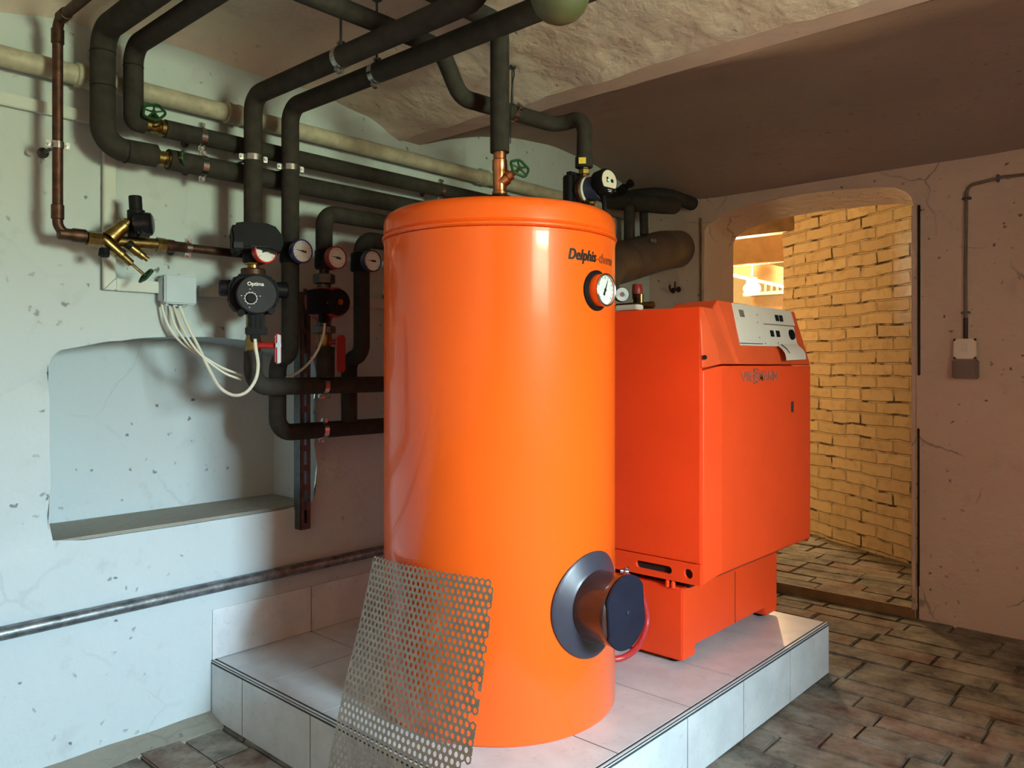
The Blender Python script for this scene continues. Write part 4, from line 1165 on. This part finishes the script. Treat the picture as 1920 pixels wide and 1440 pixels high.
# ------------------------------------------------------------------ grey-faced pump behind the tank
p2 = thing('circulation_pump', 'small pump with round grey display face peeking over the tank rim', 'pump', (0.93, 0.925, 1.80))
q = V((0.930, 0.925, 1.886))
mb = MB(); mb.box(q + V((-0.010, 0, -0.005)), (0.052, 0.130, 0.130), bev=.016, seg=3); mb.obj('insulation_block', M['black'], p2)
mb = MB(); mb.lathe([(0.016, 0), (0.016, 0.012), (0.021, 0.014), (0.021, 0.030), (0.017, 0.034), (0.017, 0.05)], (0.952, 0.925, 1.925), (0, 0, 1), n=6); mb.obj('union_nut', M['brass'], p2)
mb = MB(); mb.lathe([(0.050, 0.016), (0.054, 0.020), (0.054, 0.036), (0.050, 0.040)], q + V((0, 0, -0.008)), (1, 0, 0), n=32); mb.obj('motor_flange', M['copper_old'], p2)
mb = MB(); mb.lathe([(0.049, 0.040), (0.051, 0.042), (0.051, 0.047), (0.049, 0.049)], q + V((0, 0, -0.008)), (1, 0, 0), n=32); mb.obj('pale_gasket', M['white_pl'], p2)
mb = MB(); mb.lathe([(0.045, 0.049), (0.040, 0.095)], q + V((0, 0, -0.006)), (1, 0, 0), n=28); mb.obj('motor', M['blue_dk'], p2)
ha = V((0.98, -0.10, 0.08)).normalized(); hq = q + V((0.078, 0, 0.006))
mb = MB(); mb.lathe([(0.036, 0), (0.045, 0.012), (0.047, 0.05), (0.044, 0.058)], hq, ha, n=32); hh = mb.obj('control_head', M['black'], p2)
hm = frame(ha); fq = hq + ha * 0.0585
hx, hy = hm @ V((1, 0, 0)), hm @ V((0, 1, 0))
mb = MB(); mb.prism([fq + hx * (0.038 * cos(a)) + hy * max(-0.024, 0.038 * sin(a)) for a in [2 * pi * k / 40 for k in range(40)]], ha * 0.002); mb.obj('display_face', M['panel'], hh)
mb = MB(); mb.box(fq + ha * 0.0025 - hx * 0.011 + hy * 0.003, (0.009, 0.018, 0.0015), rot=hm); mb.lathe([(0.007, 0.002), (0.007, 0.0032)], fq + hx * 0.013 + hy * 0.001, ha, n=16); mb.obj('display_marks', M['ink'], hh)
mb = MB(); mb.lathe([(0.0028, 0.003), (0.0028, 0.0042)], fq - hx * 0.009 + hy * 0.001, ha, n=10); mb.obj('status_light', M['led'], hh)
mb = MB()
for k, wd in ((0, .020), (1, .014)): mb.box(fq + ha * 0.0005 - hy * (0.032 + 0.006 * k), (wd, 0.0022, 0.0015), rot=hm)
mb.obj('white_print', M['white_ink'], hh)
mb = MB(); mb.tube(spline([hq + V((0.03, 0, -0.04)), hq + V((0.035, 0.0, -0.09)), hq + V((0.03, 0.01, -0.2)), hq + V((0.02, 0.02, -0.35))], 6), 0.009, n=12); mb.obj('cable', M['black'], p2)
mb = MB(); mb.lathe([(0.018, 0), (0.020, 0.01), (0.020, 0.03), (0.014, 0.035)], q + V((0.05, -0.01, -0.075)), (0.5, -0.3, 0.7), n=6); mb.obj('drain_nut', M['brass'], p2)

# ------------------------------------------------------------------ tarnished copper pipe with brass filling valve
xK = 0.129
cp_ = thing('copper_pipe', 'brown bare copper pipe dropping along the left wall and turning right', 'pipe', (xK, -0.539, 1.64))
KC = at(105, 437, X=xK); rK = 0.0145
p_l = at(160, 444, X=xK); p_r = at(322, 459, X=xK)
zk = KC.z
mb = MB(); mb.tube([(0.62, -0.539, 2.40), (0.62, -0.539, 2.262), (xK, -0.539, 2.262), (xK, -0.539, zk), (xK, p_l.y, zk)], rK, n=18, fil=0.035)
mb.obj('riser', M['copper_old'], cp_)
mb = MB(); mb.tube([(xK, p_r.y, zk), (xK, 0.012, zk), (xK, 0.15, zk)], rK, n=18); mb.obj('right_run', M['copper_old'], cp_)
FIT = [(rK, -0.022), (rK + .003, -0.020), (rK + .003, 0.020), (rK, 0.022)]
for pr, o_, a_ in ((FIT, (xK, -0.539, 2.215), (0, 0, 1)), (FIT, (xK, -0.539, 1.70), (0, 0, 1)), (FIT, (xK + .05, -0.539, 2.262), (1, 0, 0)),
                   ([(rK, 0), (rK + .003, .002), (rK + .003, 0.035), (rK + .006, .04), (rK + .006, .075), (rK, 0.08)], (xK, p_l.y - 0.075, zk), (0, 1, 0)),
                   ([(rK, 0), (rK + .006, .002), (rK + .006, 0.04), (rK + .003, .045), (rK + .003, .08), (rK, 0.085)], (xK, p_r.y - 0.035, zk), (0, 1, 0))):
    mb = MB(); mb.lathe(pr, o_, a_, n=18); mb.obj('solder_fitting', M['copper_old'], cp_)
clamp((xK, -0.539, 1.896), (0, 0, 1), rK, cp_, foot=(0.0, -0.539, 1.896), lug=(0.2, 1, 0), rod_r=0.006, foot_r=0.016)
clamp((xK, at(352, 461, X=xK).y, zk), (0, 1, 0), rK, cp_, foot=(0.0, at(352, 461, X=xK).y, zk), lug=(0.15, 0, 1))
bf = thing('filling_valve', 'brass filling valve with black cap and green handwheel on the copper pipe', 'valve', at(215, 455, X=xK))
def K(u, v, x=xK + 0.012): return at(u, v, X=x)
mb = MB()
a, b = K(163, 447, xK), K(187, 450, xK)
mb.lathe([(0.022, 0), (0.024, 0.002), (0.024, (b - a).length), (0.020, (b - a).length + .003)], a, b - a, n=8)
mb.cyl(b, K(305, 459, xK), 0.0185, n=18); mb.lathe([(0.022, 0), (0.023, .002), (0.023, .028), (0.02, .03)], K(293, 458, xK), b - a, n=8)
mb.obj('valve_body', M['brass'], bf)
mb = MB(); a, b = K(205, 447), K(236, 420)
mb.lathe([(0.024, 0), (0.026, .01), (0.020, .045), (0.022, .05), (0.022, .062), (0.016, .066), (0.016, .08), (0.013, .083)], a, b - a, n=20); mb.obj('strainer_cap', M['brass'], bf)
mb = MB(); a, b = K(193, 447), K(246, 494)
L = (b - a).length
mb.lathe([(0.013, 0), (0.016, .01), (0.016, L * .55), (0.018, L * .56), (0.018, L * .66), (0.013, L * .68), (0.012, L), (0.008, L + .002)], a, b - a, n=18)
c = K(268, 513); mb.cyl(b, c, 0.0048, n=10); mb.obj('stem_bonnet', M['brass'], bf)
handwheel(K(274, 517), b - a, 0.026, bf)
mb = MB(); a, b = K(238, 458), K(277, 487); L = (b - a).length
mb.lathe([(0.013, 0), (0.014, L * .1), (0.014, L * .55), (0.012, L * .57), (0.013, L * .60), (0.012, L * .82), (0.008, L * .84), (0.008, L)], a, b - a, n=16); mb.obj('test_nozzle', M['brass'], bf)
mb = MB(); mb.lathe([(0.014, 0), (0.014, .012)], K(240, 457, xK + .03), b - a, n=14); mb.obj('black_knob', M['black'], bf)
mb = MB(); mb.lathe([(0.015, 0), (0.016, .02), (0.010, .022)], K(196, 468, xK + .02), (0.3, -0.2, -1), n=14); mb.obj('black_knob', M['black'], bf)
mb = MB(); a = K(258, 446, xK + .004)
mb.lathe([(0.028, 0), (0.029, .005), (0.027, .055), (0.026, .085), (0.0195, .088), (0.0195, .128), (0.017, .131), (0, .131)], a, (0, -0.06, 1), n=24); mb.obj('reducer_cap', M['black'], bf)
mb = MB(); ra = V((0.55, 0.75, 0.05)); c = K(276, 420, xK + .045)
mb.lathe([(0.020, -0.04), (0.034, -0.032), (0.036, 0.0), (0.034, 0.012), (0.028, 0.016), (0, 0.017)], c, ra, n=28); mb.box(c + V((0, 0, -.02)) - ra.normalized() * .012, (0.045, 0.045, 0.045), bev=.008); mb.obj('pressure_gauge_back', M['black_gloss'], bf)

# ------------------------------------------------------------------ painted pipe, steel pipe, trunking, junction box, cables
wp = thing('painted_pipe', 'cream-painted steel pipe running the whole left wall near the ceiling', 'pipe', (0.045, 0, 2.145))
mb = MB(); mb.tube([(0.045, -2.55, 2.145), (0.045, 2.6, 2.145)], 0.031, n=22); mb.obj('pipe_length', M['pipe_white'], wp)
for u, v in ((160, 143), (437, 214), (905, 333)):
    y = at(u, v, X=0.045).y
    mb = MB(); mb.lathe([(0.031, -0.030), (0.038, -0.026), (0.038, -0.012), (0.0355, -0.008), (0.0355, 0.008), (0.038, 0.012), (0.038, 0.026), (0.031, 0.030)], (0.045, y, 2.145), (0, 1, 0), n=20); mb.obj('coupling', M['pipe_white'], wp)
mb = MB(); mb.tube([(0.032, -2.55, 0.470), (0.032, 2.7, 0.470)], 0.0205, n=20)
single('steel_pipe', mb, M['steel_pipe'], 'bare grey steel pipe low along the left wall, passing above the tiled plinth', 'pipe')
tr = thing('cable_trunking', 'narrow white cable trunking stepping down the left wall to the grey box', 'cable trunking', (0.008, -0.36, 1.5))
tw = 0.018
def trunk(y0, z0, y1_, z1_, name='trunking_length'):
    mb = MB(); mb.box((tw / 2 + 0.001, (y0 + y1_) / 2, (z0 + z1_) / 2), (tw, abs(y1_ - y0), abs(z1_ - z0)), bev=.0025); return mb.obj(name, M['trunk'], tr)
trunk(-2.5, 2.013, -0.332, 2.050); trunk(-0.369, 1.492, -0.332, 2.013); trunk(-0.332, 1.492, -0.172, 1.530); trunk(-0.05, 1.492, 1.9, 1.530)
mb = MB(); mb.tube([(tw + 0.0015, -0.367, 1.494), (tw + 0.0015, -0.334, 1.529)], 0.0008, n=5); mb.obj('mitre_joint', M['ink'], tr)
jb = thing('junction_box', 'square grey junction box on the left wall with white cables below', 'electrical box', (0.04, -0.13, 1.51))
jc0, jc1 = at(309, 513, X=0.062), at(369, 572, X=0.062)
jy, jz = (jc0.y + jc1.y) / 2, (jc0.z + jc1.z) / 2; jw, jh = jc1.y - jc0.y, jc0.z - jc1.z
mb = MB(); mb.box((0.027, jy - .002, jz), (0.052, jw * 0.98, jh * 0.98), bev=.010, seg=3); mb.obj('box_base', M['box_grey'], jb)
mb = MB(); mb.box((0.058, jy, jz), (0.012, jw, jh), bev=.005, seg=3); mb.obj('lid', M['box_grey'], jb)
mb = MB()
for yy, zz in ((0.012, 0.5), (-0.035, -0.5), (-0.005, -0.5), (0.024, -0.5)): mb.cyl((0.03, jy + yy, jz + zz * jh * .97), (0.03, jy + yy, jz + zz * jh * 1.12), 0.008, n=12)
mb.obj('cable_glands', M['box_grey'], jb)
CG = 'white cables below the junction box'
def cable(lab, pts, r=0.0042, grp=CG, name='cable'):
    mb = MB(); mb.tube(spline([at(u, v, X=x) for u, v, x in pts], 8), r, n=10)
    return single(name, mb, M['cable'], lab, 'cable', grp)
cable('white cable leaving the trunking end, left edge of the hanging bundle', [(303, 551, .014), (305, 580, .022), (318, 615, .036), (340, 642, .050), (372, 665, .07), (415, 693, .085), (452, 709, .10)])
cable('white cable from the box, second in the bundle, ending at the pump pipe', [(318, 574, .032), (328, 610, .058), (352, 644, .075), (378, 666, .093), (416, 689, .115), (454, 704, .145)])
cable('white cable from the box, lying on top of the bundle', [(326, 574, .032), (340, 612, .072), (362, 648, .095), (384, 672, .112), (420, 699, .135), (453, 712, .158)])
cable('white cable hanging in the lowest loop up to the round-faced pump', [(337, 574, .03), (352, 612, .055), (372, 650, .09), (392, 692, .13), (412, 726, .18), (438, 741, .22), (462, 735, .255), (479, 712, .275), (484, 684, .285), (480, 655, .285), (478, 636, .278)], r=0.0055)
cable('pinkish white cable sagging from the red pump toward the twin pipes', [(609, 606, .26), (606, 630, .265), (594, 660, .25), (576, 684, .20), (552, 702, .15), (520, 711, .13), (492, 714, .125)], r=0.0046)

# slotted rail
rl = thing('slotted_rail', 'dark slotted mounting rail standing upright in front of the wall niche', 'mounting rail', (0.03, 0.352, 0.62))
mb = MB(); y0_, y3_ = 0.330, 0.374; x_ = 0.050
mb.box((0.028, y0_ + .001, 1.075), (0.046, 0.002, 0.91)); mb.box((0.028, y3_ - .001, 1.075), (0.046, 0.002, 0.91))
mb.box((x_, y0_ + 0.008, 1.075), (0.002, 0.016, 0.91)); mb.box((x_, y3_ - 0.008, 1.075), (0.002, 0.016, 0.91))
z = 0.62
while z < 1.53: mb.box((x_, 0.352, z + 0.012), (0.002, 0.016, 0.024)); z += 0.075
mb.obj('channel', M['rail'], rl)
mb = MB(); mb.box((0.004, 0.352, 0.655), (0.008, 0.06, 0.05), bev=.002); mb.box((0.004, 0.352, 1.49), (0.008, 0.06, 0.05), bev=.002); mb.obj('wall_plates', M['rail'], rl)

# ------------------------------------------------------------------ back right: flue, pipes into the wall, safety group, hooks
fl2 = thing('flue_pipe', 'thick brown flue pipe rising from behind the tank into the back wall', 'flue', (0.3, 2.4, 1.9))
mb = MB(); mb.tube([(0.42, 1.62, 1.50), (0.42, 1.78, 1.735), at(1165, 492, Y=2.15), at(1240, 470, Y=2.52), at(1273, 467, Y=2.90)], 0.112, n=32, fil=0.16); mb.obj('flue_tube', M['flue'], fl2)
for u, v in ((1197, 455), (1222, 451), (1228, 452)):
    mb = MB(); mb.box(at(u, v, Y=2.28), (0.012, 0.010, 0.02), bev=.002); mb.obj('flue_screw', M['zinc'], fl2)
r1 = thing('insulated_pipe', 'foam pipe bending into a hole high in the back wall left of the doorway', 'pipe', (0.3, 2.5, 2.2), GRP)
foam([(-0.04, 2.515, 2.237), (0.30, 2.515, 2.226), (0.303, 2.90, 2.215)], 0.040, r1, 0.12)
mb = MB(); mb.lathe([(0.040, 0), (0.047, 0.0), (0.047, .006), (0.040, .008)], (0.303, YB - 0.003, 2.215), (0, -1, 0), n=24); mb.obj('wall_collar', M['wall_back'], r1)
r2 = thing('insulated_pipe', 'thick foam pipe below the bent one, behind the small grey-faced pump', 'pipe', (0.2, 2.3, 2.1), GRP)
foam([at(1130, 374, Y=2.3), at(1235, 384, Y=2.3), at(1262, 386, Y=2.60)], 0.048, r2, 0.10)
foam([at(1207, 395, Y=2.36), at(1208, 440, Y=2.36)], 0.024, r2)
vq2 = at(1172, 352, Y=2.2)
mb = MB(); mb.lathe([(0.018, -0.05), (0.026, -0.045), (0.026, 0.0), (0.016, 0.006), (0.016, 0.03), (0.022, 0.034), (0.022, 0.05)], vq2, (0.9, -0.1, 0.4), n=14); mb.obj('air_vent', M['black'], r2)
r3 = thing('insulated_pipe', 'upright foam pipe between the tank edge and the flue', 'pipe', at(1180, 470, Y=2.25), GRP)
foam([at(1180, 388, Y=2.25), at(1180, 500, Y=2.25)], 0.030, r3)
sg = thing('safety_group', 'small gauge and red-capped safety valve on the boiler top', 'safety valve', (0.9, 1.25, 1.447))
mb = MB(); mb.cyl((0.85, 1.28, 1.485), (1.02, 1.28, 1.485), 0.014, n=14); mb.cyl((0.90, 1.28, 1.445), (0.90, 1.28, 1.49), 0.016, n=14); mb.cyl((0.962, 1.28, 1.485), (0.962, 1.28, 1.53), 0.013, n=14); mb.obj('manifold', M['brass'], sg)
ga = V((0.8, -0.6, 0)); gcn = at(1163, 553, Y=1.25)
mb = MB(); mb.lathe([(0.029, 0), (0.030, .002), (0.030, .020), (0.027, .024)], gcn, ga, n=24); go = mb.obj('gauge_case', M['rail'], sg)
mb = MB(); mb.lathe([(0.026, .0235), (0, .0235)], gcn, ga, n=24, cap=False); mb.obj('gauge_dial', M['dial'], go)
mb = MB(); mb.lathe([(0.010, .0240), (0, .0240)], gcn, ga, n=16, cap=False); mb.obj('gauge_centre', M['red_dk'], go)
vq = at(1195, 562, Y=1.30)
mb = MB(); mb.lathe([(0.017, -0.035), (0.019, -0.03), (0.016, 0.0), (0.020, 0.004), (0.020, 0.022)], vq, n=18); mb.obj('valve_base', M['copper_old'], sg)
mb = MB(); mb.lathe([(0.021, 0.022), (0.022, 0.024), (0.020, 0.058), (0.017, 0.062), (0, 0.062)], vq, n=18); mb.obj('red_cap', M['red_dk'], sg)
mb = MB(); mb.box(at(1180, 577, Y=1.22), (0.10, 0.05, 0.020), bev=.004); mb.obj('pale_bracket', M['panel'], sg)
for k, (u, v, lab) in enumerate(((1263, 545, 'rusty wall hook, left of two on the back wall above the boiler'), (1273, 543, 'rusty wall hook, right of two on the back wall above the boiler'))):
    p = at(u, v, Y=YB); mb = MB()
    mb.tube(spline([p + V((0, 0.01, 0)), p + V((0, -0.03, -0.004)), p + V((0, -0.045, 0.01)), p + V((0, -0.045, 0.045 if k else 0.03))], 6), 0.006, n=10); mb.lathe([(0.014, 0), (0.018, .006), (0.0, .010)], p, (0, -1, 0), n=12)
    single('wall_hook', mb, M['copper_old'], lab, 'hook', 'wall hooks above the boiler')
mb = MB(); mb.box(((DX0 - 0.012), YB - 0.004, 1.10), (0.010, 0.012, 2.05), bev=.003); struct('trim_4', mb, M['wood'])
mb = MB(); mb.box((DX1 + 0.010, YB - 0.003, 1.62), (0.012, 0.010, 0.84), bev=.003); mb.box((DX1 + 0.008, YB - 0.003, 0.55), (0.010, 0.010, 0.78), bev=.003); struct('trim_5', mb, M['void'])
mb = MB(); mb.box((DX1 - 0.014, YB + 0.006, 1.02), (0.018, 0.024, 2.04), bev=.003); struct('trim_6', mb, M['wall_back'])

# light switch with socket, surface cable
sw = thing('light_switch', 'old beige light switch on the back wall right of the doorway', 'switch', (1.752, YB, 1.33))
mb = MB()
c = V((1.752, YB - 0.016, 1.328)); s = 0.048
mb.prism([c + V((a, -0.012, b)) for a, b in ((-s, -s + .012), (-s + .012, -s), (s - .012, -s), (s, -s + .012), (s, s - .012), (s - .012, s), (-s + .012, s), (-s, s - .012))], (0, 0.038, 0)); mb.bevel_all(.003); mb.obj('switch_plate', M['panel'], sw)
mb = MB(); mb.box(c + V((0.0, -0.014, 0.006)), (0.034, 0.010, 0.034), rot=Matrix.Rotation(.12, 3, 'X'), bev=.002); mb.obj('rocker', M['white_pl'], sw)
mb = MB()
for a in (-1, 1):
    for b in (-1, 1): mb.lathe([(.006, 0), (.006, .004)], c + V((a * .043, -.006, b * .043)), (0, -1, 0), n=10)
mb.obj('corner_screws', M['ink'], sw)
so_ = thing('wall_socket', 'brown-grey wall socket directly under the beige switch', 'socket', (1.754, YB, 1.23))
mb = MB(); mb.box((1.755, YB - 0.022, 1.232), (0.106, 0.044, 0.092), bev=.006); mb.obj('socket_box', M['socket_dk'], so_)
mb = MB(); mb.box((1.755, YB - 0.046, 1.236), (0.086, 0.004, 0.068), bev=.0015); mb.obj('socket_flap', M['socket_dk'], so_)
cb = thing('surface_cable', 'old wall cable running up from the switch and away to the right', 'cable', (1.753, YB, 1.38))
mb = MB(); mb.tube([(1.753, YB - 0.012, 1.372), (1.753, YB - 0.011, 1.75), (1.757, YB - 0.011, 2.100), (1.90, YB - 0.011, 2.118), (2.6, YB - 0.011, 2.10)], 0.0075, n=10, fil=0.04); mb.obj('cable_run', M['socket_dk'], cb)
for (x, z, h) in ((1.753, 1.50, 0), (1.757, 2.04, 0), (1.885, 2.116, 1)):
    mb = MB(); mb.box((x, YB - 0.010, z), (0.040 if not h else 0.012, 0.022, 0.012 if not h else 0.036), bev=.003); mb.obj('cable_clip', M['rail'], cb)
mb = MB(); mb.cyl((1.753, YB - 0.012, 1.374), (1.753, YB - 0.012, 1.475), 0.0095, n=12); mb.obj('dark_sleeve', M['ink'], cb)

# ------------------------------------------------------------------ stairwell: lintel, stair stringer, balusters, globe lamp
lb0, lb1 = at(1345, 455, Y=4.36), at(1549, 417, Y=4.36)
mb = MB(); mb.box(((lb0.x + lb1.x) / 2, 4.42, (lb0.z + lb1.z) / 2 + 0.085), (lb1.x - lb0.x, 0.12, 0.17), bev=.006)
single('timber_beam', mb, M['wood'], 'dark timber beam under the arch inside the doorway', 'beam')
f0 = at(1420, 472, Y=4.75)
mb = MB(); mb.box((f0.x, 4.80, f0.z + 0.03), (1.6, 0.06, 0.25), bev=.006)
single('fascia_board', mb, M['wood_lt'], 'wide pale board lit warm behind the dark beam', 'board')
st = thing('stair', 'timber stair with sloping string and white balusters seen through the doorway', 'stair', (0, 5.6, 1.8))
s0, s1 = at(1360, 494, Y=5.2), at(1490, 522, Y=5.2)
mb = MB()
hh_ = 0.075
mb.prism([s0 + V((0, 0, hh_)), s1 + V((0, 0, hh_)), s1 - V((0, 0, hh_)), s0 - V((0, 0, hh_))], (0, 0.05, 0)); mb.obj('stair_string', M['wood_lt'], st)
mb = MB()
mb.prism([s0 - V((0, 0, hh_)), s1 - V((0, 0, hh_)), s1 - V((0, 0, hh_ + .03)), s0 - V((0, 0, hh_ + .03))], (0, 0.05, 0)); mb.obj('string_edge', M['white_pl'], st)
for u in (1436, 1447.5, 1458.5, 1469):
    mb = MB(); a, b = at(u, 549, Y=5.3), at(u, 512, Y=5.3); mb.box((a + b) / 2, (0.022, 0.022, (b - a).length), bev=.003); mb.obj('baluster', M['white_pl'], st)
a, b = at(1405, 550, Y=5.29), at(1490, 549, Y=5.29)
mb = MB(); mb.box((a + b) / 2, ((b - a).length + .1, 0.05, 0.03), bev=.004); mb.obj('bottom_rail', M['white_pl'], st)
a, b = at(1410, 553, Y=5.32), at(1500, 600, Y=5.32)
mb = MB(); mb.box((a + b) / 2, (abs(b.x - a.x), 0.03, abs(a.z - b.z)), bev=.003); mb.obj('panel', M['wood_lt'], st)
lp = at(1410, 541, Y=4.95)
la = thing('globe_lamp', 'glowing warm globe lamp in the stairwell seen through the doorway', 'lamp', lp)
mb = MB(); mb.sphere(lp, 0.062, (1.15, 1.15, 0.85), n=28); mb.obj('glass_globe', emit('warm_glass', (1.0, 0.80, 0.42), 45.0), la)
mb = MB(); mb.lathe([(0.03, 0.045), (0.045, 0.05), (0.045, 0.09), (0.02, 0.095), (0.008, 0.10), (0.008, 0.60)], lp, n=20); mb.obj('lamp_holder', M['white_pl'], la)
lt = bpy.data.lights.new('stair_bulb', 'POINT'); lt.energy = 140; lt.color = (1.0, 0.68, 0.34); lt.shadow_soft_size = 0.05
lo_ = bpy.data.objects.new('stair_bulb', lt); lo_.location = lp + V((0.0, -0.12, 0.02)); COL.objects.link(lo_)
